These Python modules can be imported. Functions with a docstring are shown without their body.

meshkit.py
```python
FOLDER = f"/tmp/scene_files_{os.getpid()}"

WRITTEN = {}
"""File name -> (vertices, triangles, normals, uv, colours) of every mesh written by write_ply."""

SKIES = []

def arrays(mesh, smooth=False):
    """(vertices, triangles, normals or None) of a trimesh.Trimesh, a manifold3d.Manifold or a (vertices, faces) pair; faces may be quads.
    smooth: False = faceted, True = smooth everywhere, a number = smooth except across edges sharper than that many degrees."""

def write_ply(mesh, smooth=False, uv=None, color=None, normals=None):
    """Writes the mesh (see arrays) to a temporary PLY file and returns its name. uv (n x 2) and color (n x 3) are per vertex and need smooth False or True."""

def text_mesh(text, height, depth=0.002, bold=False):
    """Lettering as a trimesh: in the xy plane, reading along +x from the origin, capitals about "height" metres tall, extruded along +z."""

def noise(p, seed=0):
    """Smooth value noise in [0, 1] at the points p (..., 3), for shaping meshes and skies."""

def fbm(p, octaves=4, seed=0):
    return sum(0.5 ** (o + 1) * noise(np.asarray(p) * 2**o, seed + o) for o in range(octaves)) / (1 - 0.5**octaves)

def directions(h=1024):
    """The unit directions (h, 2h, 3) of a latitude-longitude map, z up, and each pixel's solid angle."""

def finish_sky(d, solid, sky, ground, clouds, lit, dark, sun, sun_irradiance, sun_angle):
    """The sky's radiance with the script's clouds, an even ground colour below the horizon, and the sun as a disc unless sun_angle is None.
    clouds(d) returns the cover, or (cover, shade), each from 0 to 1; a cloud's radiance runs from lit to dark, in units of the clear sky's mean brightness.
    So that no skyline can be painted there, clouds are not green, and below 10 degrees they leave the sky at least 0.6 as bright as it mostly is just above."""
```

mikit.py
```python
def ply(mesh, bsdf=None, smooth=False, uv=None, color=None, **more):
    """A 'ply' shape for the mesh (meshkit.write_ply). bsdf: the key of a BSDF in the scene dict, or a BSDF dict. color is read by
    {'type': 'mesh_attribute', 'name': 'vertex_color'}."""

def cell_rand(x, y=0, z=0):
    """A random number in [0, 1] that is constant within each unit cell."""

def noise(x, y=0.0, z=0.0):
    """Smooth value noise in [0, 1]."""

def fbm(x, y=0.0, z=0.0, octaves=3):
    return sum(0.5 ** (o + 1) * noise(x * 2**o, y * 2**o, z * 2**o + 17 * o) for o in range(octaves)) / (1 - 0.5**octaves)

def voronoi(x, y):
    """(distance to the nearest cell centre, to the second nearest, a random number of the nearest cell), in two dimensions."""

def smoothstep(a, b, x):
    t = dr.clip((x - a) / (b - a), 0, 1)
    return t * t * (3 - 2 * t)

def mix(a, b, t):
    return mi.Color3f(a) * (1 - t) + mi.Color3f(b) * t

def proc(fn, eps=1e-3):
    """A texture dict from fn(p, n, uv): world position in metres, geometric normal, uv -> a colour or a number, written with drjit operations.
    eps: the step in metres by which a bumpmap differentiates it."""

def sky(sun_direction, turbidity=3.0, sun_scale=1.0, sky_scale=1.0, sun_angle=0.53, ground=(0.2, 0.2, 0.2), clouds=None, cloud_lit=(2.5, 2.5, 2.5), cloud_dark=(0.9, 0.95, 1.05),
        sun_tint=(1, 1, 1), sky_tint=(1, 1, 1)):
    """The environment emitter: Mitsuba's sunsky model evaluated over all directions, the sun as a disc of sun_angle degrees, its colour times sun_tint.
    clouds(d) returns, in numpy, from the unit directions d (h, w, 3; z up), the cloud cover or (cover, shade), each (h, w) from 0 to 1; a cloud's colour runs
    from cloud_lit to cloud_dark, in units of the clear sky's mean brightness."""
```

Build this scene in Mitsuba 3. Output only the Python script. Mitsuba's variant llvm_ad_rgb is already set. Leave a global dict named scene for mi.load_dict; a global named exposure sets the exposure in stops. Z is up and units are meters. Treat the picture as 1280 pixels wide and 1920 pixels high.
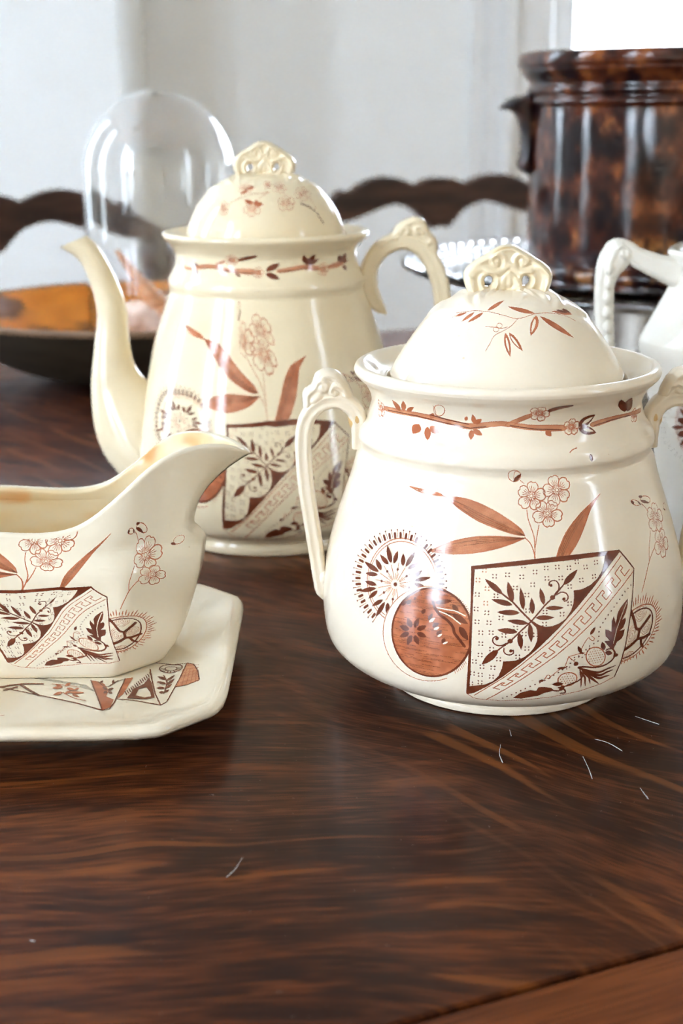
import math, random
import numpy as np, trimesh, mitsuba as mi, drjit as dr, mikit, meshkit, shapely
from shapely import Polygon, LineString, MultiPoint, Point
from scipy.spatial import Delaunay
from scipy.interpolate import RBFInterpolator, LinearNDInterpolator, CubicSpline
from mikit import noise, fbm, voronoi, smoothstep, mix
T = mi.ScalarTransform4f

# ------------------------------------------------------------------ camera, sky, exposure
scene, labels = {}, {}
TOP = 0.75                       # the height of the table top; builders below count z from it
FOCAL = 2670.0                   # pixels of a 1280 x 1920 frame
PITCH, ROLL = math.radians(15.9), math.radians(0.4)
eye = np.array([0, 0, TOP + 0.2274])
fwd = np.array([0, math.cos(PITCH), -math.sin(PITCH)])
up0 = np.array([0, math.sin(PITCH), math.cos(PITCH)])
upv = up0 * math.cos(ROLL) + np.array([1.0, 0, 0]) * math.sin(ROLL)
scene['camera'] = {'type': 'thinlens', 'fov': 2 * math.degrees(math.atan(640 / FOCAL)), 'fov_axis': 'x',
                   'aperture_radius': 0.0020, 'focus_distance': 0.535, 'near_clip': 0.02, 'far_clip': 200.0,
                   'to_world': T().look_at(origin=eye.tolist(), target=(eye + fwd).tolist(), up=upv.tolist())}
exposure = 6.62
# a bright overcast day: the light of the room comes through its windows
scene['sky'] = mikit.sky((0.3, 0.5, 0.8), turbidity=4.0, sun_scale=0.0, sky_scale=1.0, ground=(0.35, 0.36, 0.34),
                         clouds=lambda d: np.full(d.shape[:2], 0.92), cloud_lit=(2.1, 2.44, 2.84), cloud_dark=(1.6, 1.7, 1.85))

# ------------------------------------------------------------------ helpers
def add(key, mesh, bsdf, smooth=False, label=None, cat=None, group=None, kind=None, raw=False, **more):
    """One entry of the scene; z counted from the table top unless raw."""
    k, n = key, 0
    while k in scene:
        n += 1
        k = '%s_%03d' % (key, n)
    if isinstance(mesh, tuple):
        v, f = mesh
    else:
        v, f = np.array(mesh.vertices), np.array(mesh.faces)
    v = np.array(v, float)
    if not raw:
        v[:, 2] += TOP
    scene[k] = mikit.ply((v, f), bsdf, smooth=smooth, **more)
    tag(k, label, cat, group, kind)
    return k

def tag(k, label=None, cat=None, group=None, kind=None):
    d = {n: x for n, x in (('label', label), ('category', cat), ('group', group), ('kind', kind)) if x}
    if d:
        labels[k] = {**labels.get(k, {}), **d}
    return k

def cat_mesh(*ms):
    return trimesh.util.concatenate([trimesh.Trimesh(m[0], m[1], process=False) if isinstance(m, tuple) else m for m in ms])

def box(x0, x1, y0, y1, z0, z1, bevel=0.0):
    if bevel <= 0:
        m = trimesh.creation.box(extents=(x1 - x0, y1 - y0, z1 - z0))
        m.apply_translation([(x0 + x1) / 2, (y0 + y1) / 2, (z0 + z1) / 2])
        return m
    pts = []
    b = bevel
    for ix, iy, iz in np.ndindex(2, 2, 2):
        x, y, z = (x0, x1)[ix], (y0, y1)[iy], (z0, z1)[iz]
        sx, sy, sz = (1, -1)[ix], (1, -1)[iy], (1, -1)[iz]
        pts += [(x, y + sy * b, z + sz * b), (x + sx * b, y, z + sz * b), (x + sx * b, y + sy * b, z)]
    return trimesh.Trimesh(pts).convex_hull if False else trimesh.convex.convex_hull(np.array(pts))

def spline(pts, n=8, closed=False):
    """Catmull-Rom through the points, n steps a span."""
    p = np.asarray(pts, float)
    if closed:
        q = np.vstack([p[-1:], p, p[:2]])
    else:
        q = np.vstack([2 * p[:1] - p[1:2], p, 2 * p[-1:] - p[-2:-1]])
    t = np.linspace(0, 1, n, endpoint=False)[:, None]
    out = []
    for i in range(1, len(q) - 2):
        a, b, c, d = q[i - 1], q[i], q[i + 1], q[i + 2]
        out.append(0.5 * (2 * b + (c - a) * t + (2 * a - 5 * b + 4 * c - d) * t**2 + (3 * b - a - 3 * c + d) * t**3))
    out = np.vstack(out)
    return out if closed else np.vstack([out, p[-1:]])

def grid_faces(n, m, wrap):
    """Faces of n rows of m points; wrap joins the last column to the first."""
    i, j = np.meshgrid(np.arange(n - 1), np.arange(m if wrap else m - 1), indexing='ij')
    k = (j + 1) % m
    q = np.stack([i * m + j, i * m + k, (i + 1) * m + k, (i + 1) * m + j], -1).reshape(-1, 4)
    return np.vstack([q[:, [0, 1, 2]], q[:, [0, 2, 3]]])

def fix(v, f):
    """Outward faces for a closed mesh."""
    m = trimesh.Trimesh(v, f, process=False)
    if m.volume < 0:
        m = trimesh.Trimesh(v, np.asarray(f)[:, ::-1], process=False)
    return m

def lathe(prof, c=(0, 0), seg=128, disp=None, n=0):
    """A body of revolution about the vertical axis at c from (r, z) points; a closed profile may start and end on the axis."""
    p = spline(prof, n) if n else np.asarray(prof, float)
    phi = np.arange(seg) * 2 * np.pi / seg
    r, z = np.repeat(p[:, :1], seg, 1), np.repeat(p[:, 1:], seg, 1)
    r = np.maximum(r, 0)
    if disp is not None:
        dr_, dz_ = disp(r, z, phi[None, :])
        r, z = r + dr_, z + dz_
    v = np.stack([c[0] + r * np.sin(phi), c[1] - r * np.cos(phi), z], -1).reshape(-1, 3)
    f = grid_faces(len(p), seg, True)
    m = trimesh.Trimesh(v, f, process=False)
    m.merge_vertices()
    m.update_faces(m.nondegenerate_faces())
    m.remove_unreferenced_vertices()
    return fix(m.vertices, m.faces)

def sweep(path, section, scale=None, side=None, twist=None, caps=True):
    """The closed 2-D section (across, side) swept along the path; side: the fixed sideways direction of a flat path."""
    p = np.asarray(path, float)
    t = np.gradient(p, axis=0)
    t /= np.linalg.norm(t, axis=1, keepdims=True)
    if side is None:
        side = np.array([0, 0, 1.0])
    s = np.broadcast_to(np.asarray(side, float), p.shape)
    a = np.cross(s, t)
    a /= np.linalg.norm(a, axis=1, keepdims=True) + 1e-12
    s = np.cross(t, a)
    sc = np.ones((len(p), 2)) if scale is None else np.asarray(scale, float)
    if sc.ndim == 1:
        sc = np.stack([sc, sc], 1)
    sec = np.asarray(section, float)
    v = p[:, None] + a[:, None] * (sec[None, :, :1] * sc[:, None, :1]) + s[:, None] * (sec[None, :, 1:] * sc[:, None, 1:])
    m = len(sec)
    f = grid_faces(len(p), m, True)
    v = v.reshape(-1, 3)
    if caps:
        k = len(v)
        v = np.vstack([v, p[:1], p[-1:]])
        i = np.arange(m)
        f = np.vstack([f, np.stack([(i + 1) % m, i, np.full(m, k)], 1),
                       np.stack([k - m + i, k - m + (i + 1) % m, np.full(m, k + 1)], 1)])
    return fix(v, f)

def circle(n=16, a=1.0, b=1.0):
    t = np.arange(n) * 2 * np.pi / n
    return np.stack([a * np.cos(t), b * np.sin(t)], 1)

def pillow(poly, h, thick, edge, relief=None):
    """A flat ornament: the polygon with rounded edges, half thickness thick(x, y, d) on both faces plus relief; in the xz plane, y its depth."""
    lines = [poly.exterior] + list(poly.interiors)
    bpts = []
    for l in lines:
        n = max(int(l.length / h), 8)
        bpts += [l.interpolate(i / n, normalized=True).coords[0] for i in range(n)]
    x0, y0, x1, y1 = poly.bounds
    g = np.stack(np.meshgrid(np.arange(x0, x1, h), np.arange(y0, y1, h)), -1).reshape(-1, 2)
    g[:, 0] += (np.round(g[:, 1] / h).astype(int) % 2) * h / 2
    pts = shapely.points(g)
    bd = shapely.MultiLineString([list(l.coords) for l in lines])
    ok = shapely.contains(poly, pts) & (shapely.distance(bd, pts) > h * 0.45)
    p = np.vstack([np.array(bpts), g[ok]])
    tri = Delaunay(p).simplices
    c = p[tri].mean(1)
    tri = tri[shapely.contains(poly, shapely.points(c))]
    d = shapely.distance(bd, shapely.points(p))
    nb = len(bpts)
    d[:nb] = 0
    q = np.clip(d / edge, 0, 1)
    y = thick * np.sqrt(np.maximum(1 - (1 - q)**2, 0))
    if relief is not None:
        y = y + relief(p[:, 0], p[:, 1], d) * q
    y[:nb] = 0
    n = len(p)
    v = np.vstack([np.stack([p[:, 0], -y, p[:, 1]], 1), np.stack([p[nb:, 0], y[nb:], p[nb:, 1]], 1)])
    back = tri.copy()
    back = np.where(back >= nb, back - nb + n, back)
    return fix(v, np.vstack([tri, back[:, ::-1]]))

def ridge(curves, width, height):
    """Relief: rounded ridges along polylines."""
    def fn(x, y, d):
        pts = shapely.points(np.stack([x, y], 1))
        out = np.zeros(len(x))
        for c, w, hgt in [(c if isinstance(c, tuple) else (c, width, height)) for c in curves]:
            dd = shapely.distance(LineString(c), pts) if len(c) > 1 else shapely.distance(Point(c[0]), pts)
            out = np.maximum(out, hgt * np.maximum(1 - (dd / w)**2, 0))
        return out
    return fn

def place(m, loc, rz=0.0, s=1.0):
    m = trimesh.Trimesh(np.array(m.vertices) * s, np.array(m.faces), process=False)
    c, q = math.cos(rz), math.sin(rz)
    v = np.array(m.vertices)
    m.vertices = np.stack([c * v[:, 0] - q * v[:, 1] + loc[0], q * v[:, 0] + c * v[:, 1] + loc[1], v[:, 2] + loc[2]], 1)
    return m

def extrude(poly, y0, y1, bevel=0.0):
    """A polygon in the xz plane made solid from y0 to y1."""
    m = trimesh.creation.extrude_polygon(poly, y1 - y0, engine='earcut')
    v = np.array(m.vertices)
    return fix(np.stack([v[:, 0], y0 + v[:, 2], v[:, 1]], 1), m.faces)

# ------------------------------------------------------------------ materials
A22 = math.radians(23.5)
E1, E2 = np.array([math.cos(A22), math.sin(A22)]), np.array([-math.sin(A22), math.cos(A22)])   # the table's long and short directions

def ceramic(name, base, tint, alpha=0.02, amount=0.25):
    def col(p, n, uv):
        m = fbm(p.x * 38 + 3, p.y * 38, p.z * 38, 3)
        s = noise(p.x * 420, p.y * 420, p.z * 420)
        c = mix(base, tint, smoothstep(0.45, 0.85, m) * amount)
        return mix(c, (0.45, 0.27, 0.12), smoothstep(0.965, 0.985, s) * 0.35)
    scene[name] = {'type': 'roughplastic', 'diffuse_reflectance': mikit.proc(col), 'alpha': alpha, 'int_ior': 1.52, 'nonlinear': True, 'distribution': 'ggx'}

ceramic('glaze_bowl', (0.89, 0.835, 0.735), (0.85, 0.75, 0.58))
ceramic('glaze_teapot', (0.88, 0.81, 0.655), (0.83, 0.71, 0.50))
ceramic('glaze_boat', (0.88, 0.835, 0.735), (0.80, 0.70, 0.52))
ceramic('glaze_dish', (0.88, 0.835, 0.735), (0.76, 0.64, 0.44), amount=0.4)
ceramic('glaze_jug', (0.86, 0.84, 0.79), (0.82, 0.76, 0.66))

def stained(p, n, uv):
    m = fbm(p.x * 30 + 9, p.y * 60, p.z * 60, 3)
    k = noise(p.x * 65 + 3, p.y * 65, p.z * 110)
    c = mix((0.84, 0.77, 0.60), (0.80, 0.66, 0.40), smoothstep(0.35, 0.75, m))
    return mix(c, (0.74, 0.40, 0.10), smoothstep(0.62, 0.85, k) * smoothstep(0.42, 0.62, m) * 0.6)
scene['glaze_stained'] = {'type': 'roughplastic', 'diffuse_reflectance': mikit.proc(stained), 'alpha': 0.06, 'int_ior': 1.52, 'nonlinear': True}

def stain_joint(p, n, uv):
    m = fbm(p.x * 120 + 5, p.y * 120, p.z * 120, 3)
    return mix((0.83, 0.72, 0.50), (0.74, 0.55, 0.26), smoothstep(0.35, 0.75, m))
scene['glaze_worn_edge'] = {'type': 'roughplastic', 'diffuse_reflectance': mikit.proc(stain_joint), 'alpha': 0.1, 'int_ior': 1.5, 'nonlinear': True}

for name, a, b in (('ink_dark', (0.110, 0.024, 0.0105), (0.165, 0.042, 0.019)), ('ink_rust', (0.37, 0.105, 0.042), (0.49, 0.165, 0.075)), ('ink_wash', (0.47, 0.185, 0.092), (0.58, 0.275, 0.150))):
    def col(p, n, uv, a=a, b=b):
        return mix(a, b, smoothstep(0.35, 0.8, fbm(p.x * 260, p.y * 260, p.z * 260, 2)))
    scene[name] = {'type': 'twosided', 'bsdf': {'type': 'roughplastic', 'diffuse_reflectance': mikit.proc(col), 'alpha': 0.02, 'int_ior': 1.52, 'nonlinear': False}}

def oak(p, n, uv):
    """Figured, dark-stained oak veneer: fine dark pores, soft growth rings and bright ray flecks; two veneers meet near the middle."""
    x, y = p.x, p.y
    w = fbm(x * 8, y * 8, 1.5, 3) - 0.5
    right = smoothstep(-0.045, 0.045, x - 0.075 + (y - 0.36) * 0.62 + w * 0.16)
    # left veneer: grain across the picture; right veneer: grain turned
    la, lb = x * 1.0 + y * 0.05, y - 0.05 * x + w * 0.040
    ra, rb = x * 0.86 - y * 0.50 + w * 0.02, x * 0.50 + y * 0.86 + w * 0.040
    def grain(a, b):
        rings = fbm(a * 20, b * 125, 3.0, 2)
        fine = noise(a * 80 + 40, b * 560, 2.0)
        pores = noise(a * 130, b * 1500, 7.0)
        return rings * 0.46 + fine * 0.26 + pores * 0.28
    g = grain(la, lb) * (1 - right) + grain(ra, rb) * right
    patch = fbm(x * 8 + 4, y * 11, 8.0, 3)
    c = mix((0.020, 0.0058, 0.0026), (0.118, 0.0275, 0.0054), smoothstep(0.28, 0.84, g * 0.78 + patch * 0.34 - 0.06))
    c = mix(c, (0.165, 0.050, 0.011), smoothstep(0.56, 0.80, g) * smoothstep(0.42, 0.70, patch) * 0.50 * (1 - 0.5 * right))
    c = mix(c, (0.012, 0.0042, 0.0024), smoothstep(0.64, 0.80, noise(la * 70 + 9, lb * 800, 4.0) * (1 - right) + noise(ra * 80 + 9, rb * 900, 4.0) * right) * 0.45)
    # ray flecks: bright, tapering bands across the rings of the right veneer
    fa, fb = x * 0.60 - y * 0.80, x * 0.80 + y * 0.60
    fl = noise(fa * 8 + 2, fb * 190 + w * 5.0, 5.0)
    keep = smoothstep(0.46, 0.70, noise(x * 15 + 7.3, y * 15 + 1, 2.0) * 0.7 + noise(x * 60, y * 60, 3.0) * 0.3)
    c = mix(c, (0.285, 0.088, 0.021), smoothstep(0.70, 0.88, fl) * keep * right * 0.36)
    gl = noise(la * 18 + 4, lb * 210 + w * 3.0, 9.0)
    c = mix(c, (0.29, 0.085, 0.019), smoothstep(0.76, 0.90, gl) * (1 - right) * 0.28)
    dust = smoothstep(0.984, 0.992, noise(x * 650, y * 650, 4.0))
    return mix(c, (0.30, 0.27, 0.24), dust * 0.35)
scene['oak_table'] = {'type': 'principled', 'base_color': mikit.proc(oak), 'roughness': 0.22, 'specular': 0.07, 'sheen': 0.6}

def border_oak(p, n, uv):
    a, b = p.x * float(E1[0]) + p.y * float(E1[1]), p.x * float(E2[0]) + p.y * float(E2[1])
    g = fbm(a * 10, b * 190, 1.0, 3) * 0.7 + noise(a * 60, b * 1000, 2.0) * 0.3
    return mix((0.060, 0.0145, 0.0045), (0.150, 0.040, 0.0105), smoothstep(0.3, 0.75, g))
scene['oak_border'] = {'type': 'principled', 'base_color': mikit.proc(border_oak), 'roughness': 0.22, 'specular': 0.07, 'sheen': 0.6}

def walnut(p, n, uv):
    g = fbm(p.x * 14, p.y * 14, p.z * 60, 3)
    return mix((0.020, 0.0085, 0.0055), (0.062, 0.024, 0.0125), smoothstep(0.3, 0.75, g))
scene['walnut_chair'] = {'type': 'principled', 'base_color': mikit.proc(walnut), 'roughness': 0.45, 'specular': 0.4}
def rush(p, n, uv):
    return mix((0.30, 0.20, 0.09), (0.48, 0.34, 0.17), noise(p.x * 260, p.y * 260, p.z * 60))
scene['rush_seat'] = {'type': 'principled', 'base_color': mikit.proc(rush), 'roughness': 0.75}

def rockingham(p, n, uv):
    """Mottled brown treacle glaze: dark runs over orange-brown, streaked downwards."""
    a = fbm(p.x * 34 + 2, p.y * 34, p.z * 20, 3)
    b = fbm(p.x * 120, p.y * 120, p.z * 75, 3)
    c = mix((0.006, 0.0022, 0.0030), (0.078, 0.017, 0.0060), smoothstep(0.42, 0.70, a * 0.55 + b * 0.45))
    c = mix(c, (0.27, 0.082, 0.018), smoothstep(0.59, 0.80, a * 0.4 + b * 0.6) * 0.8)
    band = noise(p.z * 55, 3.0, 1.0)
    return mix(c, (0.40, 0.17, 0.045), smoothstep(0.60, 0.8, b) * smoothstep(0.55, 0.8, band) * 0.6)
def rock_relief(p, n, uv):
    return 0.0003 * fbm(p.x * 70, p.y * 70, p.z * 35, 2)
scene['brown_glaze'] = {'type': 'bumpmap', 'arbitrary': mikit.proc(rock_relief, 1e-3), 'scale': 1.0,
                        'bsdf': {'type': 'roughplastic', 'diffuse_reflectance': mikit.proc(rockingham), 'alpha': 0.02, 'int_ior': 1.42, 'nonlinear': False}}
scene['silver'] = {'type': 'roughconductor', 'material': 'Ag', 'alpha': 0.09, 'specular_reflectance': {'type': 'rgb', 'value': (0.42, 0.39, 0.36)}}
scene['clear_glass'] = {'type': 'dielectric', 'int_ior': 1.5, 'ext_ior': 1.0}
scene['pane_glass'] = {'type': 'thindielectric', 'int_ior': 1.5}

def dough_in(p, n, uv):
    m = fbm(p.x * 16 + 3.3, p.y * 16, p.z * 30, 3)
    g = fbm(p.x * 60, p.y * 14, p.z * 60, 2)
    c = mix((0.50, 0.145, 0.013), (0.70, 0.26, 0.026), g)
    return mix(c, (0.10, 0.042, 0.016), smoothstep(0.49, 0.60, m) * 0.9)
scene['wood_bowl_inside'] = {'type': 'principled', 'base_color': mikit.proc(dough_in), 'roughness': 0.4, 'specular': 0.4}
def dough_out(p, n, uv):
    g = fbm(p.x * 30, p.y * 30, p.z * 130, 3)
    return mix((0.012, 0.0095, 0.006), (0.030, 0.021, 0.012), g)
scene['wood_bowl_outside'] = {'type': 'principled', 'base_color': mikit.proc(dough_out), 'roughness': 0.5, 'specular': 0.35}
def dough_rim(p, n, uv):
    return mix((0.13, 0.075, 0.042), (0.24, 0.145, 0.085), fbm(p.x * 50, p.y * 50, 1.0, 2))
scene['wood_bowl_rim'] = {'type': 'principled', 'base_color': mikit.proc(dough_rim), 'roughness': 0.45, 'specular': 0.4}
def shell_spire(p, n, uv):
    return mix((0.42, 0.16, 0.06), (0.66, 0.34, 0.17), fbm(p.x * 60, p.y * 60, p.z * 60, 3))
scene['shell_brown'] = {'type': 'principled', 'base_color': mikit.proc(shell_spire), 'roughness': 0.4}
def shell_body(p, n, uv):
    return mix((0.78, 0.62, 0.54), (0.50, 0.33, 0.25), smoothstep(0.5, 0.8, fbm(p.x * 45, p.y * 45, p.z * 45, 3)))
scene['shell_pink'] = {'type': 'principled', 'base_color': mikit.proc(shell_body), 'roughness': 0.35}

def wall_paint(p, n, uv):
    return mix((0.845, 0.865, 0.875), (0.87, 0.89, 0.90), fbm(p.x * 5, p.y * 5, p.z * 5, 3))
scene['wall_paint'] = {'type': 'diffuse', 'reflectance': mikit.proc(wall_paint)}
def warm_paint(p, n, uv):
    return mix((0.64, 0.54, 0.41), (0.68, 0.58, 0.44), fbm(p.x * 4, p.y * 4, p.z * 4, 3))
scene['warm_plaster'] = {'type': 'diffuse', 'reflectance': mikit.proc(warm_paint)}     # the unseen walls on the right and behind: they warm the shaded sides
scene['ceiling_paint'] = {'type': 'diffuse', 'reflectance': {'type': 'rgb', 'value': (0.88, 0.88, 0.87)}}
scene['trim_paint'] = {'type': 'roughplastic', 'diffuse_reflectance': {'type': 'rgb', 'value': (0.85, 0.86, 0.87)}, 'alpha': 0.25}
def floor_wood(p, n, uv):
    g = fbm(p.x * 3, p.y * 60, 0.0, 3)
    return mix((0.16, 0.085, 0.04), (0.30, 0.17, 0.085), g)
scene['floor_boards'] = {'type': 'principled', 'base_color': mikit.proc(floor_wood), 'roughness': 0.35}
def lint_col(p, n, uv):
    return mix((0.34, 0.33, 0.33), (0.50, 0.49, 0.49), noise(p.x * 300, p.y * 300, 0.0))
scene['lint_fibre'] = {'type': 'diffuse', 'reflectance': mikit.proc(lint_col)}

# ------------------------------------------------------------------ the room (z from the table top: floor at -0.75, ceiling at 1.85)
FZ, CZ = -TOP, 1.85
XL, XR, YB, YF = -1.75, 2.15, 2.75, -1.7          # left, right, back and front walls
WIN_L = [(-1.50, -0.96), (-0.62, -0.22), (0.94, 1.18), (1.98, 2.26)]            # four tall windows of the left wall
WIN_R = [(-0.66, -0.48)]                           # a narrow light on the right: a thin streak on the sugar bowl shows it
WZ0, WZ1 = -0.05, 1.70
add('floor', box(XL - .1, XR + .1, YF - .1, YB + .1, FZ - 0.05, FZ), 'floor_boards', kind='structure')
add('ceiling', box(XL - .1, XR + .1, YF - .1, YB + .1, CZ, CZ + 0.05), 'ceiling_paint', kind='structure')

def wall_with_holes(axis, at, thick, a0, a1, holes):
    """A wall across axis ('x': normal along x) from a0 to a1 with rectangular holes (a, b, z0, z1), holes sorted."""
    ms, cur = [], a0
    def seg(p0, p1, z0, z1):
        if p1 - p0 > 1e-6 and z1 - z0 > 1e-6:
            ms.append(box(at, at + thick, p0, p1, z0, z1) if axis == 'x' else box(p0, p1, at, at + thick, z0, z1))
    for h in holes:
        seg(cur, h[0], FZ, CZ)
        seg(h[0], h[1], FZ, h[2])
        seg(h[0], h[1], h[3], CZ)
        cur = h[1]
    seg(cur, a1, FZ, CZ)
    return cat_mesh(*ms)

add('wall_left', wall_with_holes('x', XL - 0.1, 0.1, YF, YB, [(a, b, WZ0, WZ1) for a, b in WIN_L]), 'wall_paint', kind='structure')
add('wall_right', wall_with_holes('x', XR, 0.1, YF, YB, [(a, b, 0.0, 1.6) for a, b in WIN_R]), 'warm_plaster', kind='structure')
add('wall_front', box(XL, XR, YF - .1, YF, FZ, CZ), 'warm_plaster', kind='structure')
BW = (0.392, 1.50, 0.20, 0.90)                     # the back window's opening: x0, x1, z0, z1
add('wall_back', wall_with_holes('y', YB, 0.1, XL, XR, [BW]), 'wall_paint', kind='structure')
STEP = -0.357
add('wall_projection', box(XL, STEP, 2.42, YB, FZ, CZ), 'wall_paint', kind='structure')

def window(n, axis, at, a0, a1, z0, z1, bars):
    k = 'window_%d' % n
    fw, d0, d1 = min(0.045, (a1 - a0) * 0.15), at + 0.02, at + 0.06
    def b(p0, p1, q0, q1, e=0.0):
        return box(d0 + e, d1 - e, p0, p1, q0, q1) if axis == 'x' else box(p0, p1, d0 + e, d1 - e, q0, q1)
    fr = [b(a0, a0 + fw, z0, z1), b(a1 - fw, a1, z0, z1), b(a0 + fw, a1 - fw, z0, z0 + fw), b(a0 + fw, a1 - fw, z1 - fw, z1)]
    add(k + '__frame', cat_mesh(*fr), 'trim_paint')
    zc = (z0 + z1) / 2
    add(k + '__meeting_rail', b(a0 + fw, a1 - fw, zc - 0.022, zc + 0.022), 'trim_paint')
    for i in range(bars):
        c = a0 + fw + (a1 - a0 - 2 * fw) * (i + 1) / (bars + 1)
        add(k + '__glazing_bar', b(c - 0.011, c + 0.011, z0 + fw, zc - 0.022, 0.008), 'trim_paint')
        add(k + '__glazing_bar', b(c - 0.011, c + 0.011, zc + 0.022, z1 - fw, 0.008), 'trim_paint')
    m = (d0 + d1) / 2
    for q0, q1 in ((z0 + fw, zc - 0.022), (zc + 0.022, z1 - fw)):
        p0, p1 = a0 + fw, a1 - fw
        v = [(m, p0, q0), (m, p1, q0), (m, p1, q1), (m, p0, q1)] if axis == 'x' else [(p0, m, q0), (p1, m, q0), (p1, m, q1), (p0, m, q1)]
        add(k + '__pane', (np.array(v, float), np.array([[0, 1, 2], [0, 2, 3]])), 'pane_glass')
    tag(k, kind='structure')

window(1, 'y', YB, *BW, 0)
window(2, 'x', XL - 0.08, *WIN_L[0], WZ0, WZ1, 0)
window(4, 'x', XL - 0.08, *WIN_L[3], WZ0, WZ1, 0)
window(3, 'x', XL - 0.08, *WIN_L[1], WZ0, WZ1, 0)
window(5, 'x', XL - 0.08, *WIN_L[2], WZ0, WZ1, 0)
window(6, 'x', XR, *WIN_R[0], 0.0, 1.6, 0)
# the casing of the back window: a flat board, a raised bead and the inner edge, left and right, over and under
def casing(n, x0, x1, sgn):
    xs = lambda a, b: (min(x0 + sgn * a, x0 + sgn * b), max(x0 + sgn * a, x0 + sgn * b))
    k = 'trim_%d' % n
    add(k + '__casing_board', box(*xs(0.0, -0.122), YB - 0.020, YB, FZ, 1.01, 0.003), 'trim_paint')
    add(k + '__back_band', box(*xs(-0.092, -0.068), YB - 0.040, YB - 0.0195, FZ, 1.01, 0.006), 'trim_paint')
    add(k + '__bead', box(*xs(-0.150, -0.1215), YB - 0.012, YB, FZ, 1.01, 0.003), 'trim_paint')
    tag(k, kind='structure')
casing(1, BW[0], BW[1], 1)
casing(2, BW[1], BW[0], -1)
add('trim_3', box(BW[0], BW[1], YB - 0.022, YB, BW[3], BW[3] + 0.11, 0.003), 'trim_paint', kind='structure')
add('trim_4', box(BW[0], BW[1], YB - 0.05, YB, BW[2] - 0.03, BW[2], 0.004), 'trim_paint', kind='structure')
add('baseboard_back', box(STEP, BW[0] - 0.151, YB - 0.015, YB, FZ, FZ + 0.14, 0.003), 'trim_paint', kind='structure')

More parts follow.
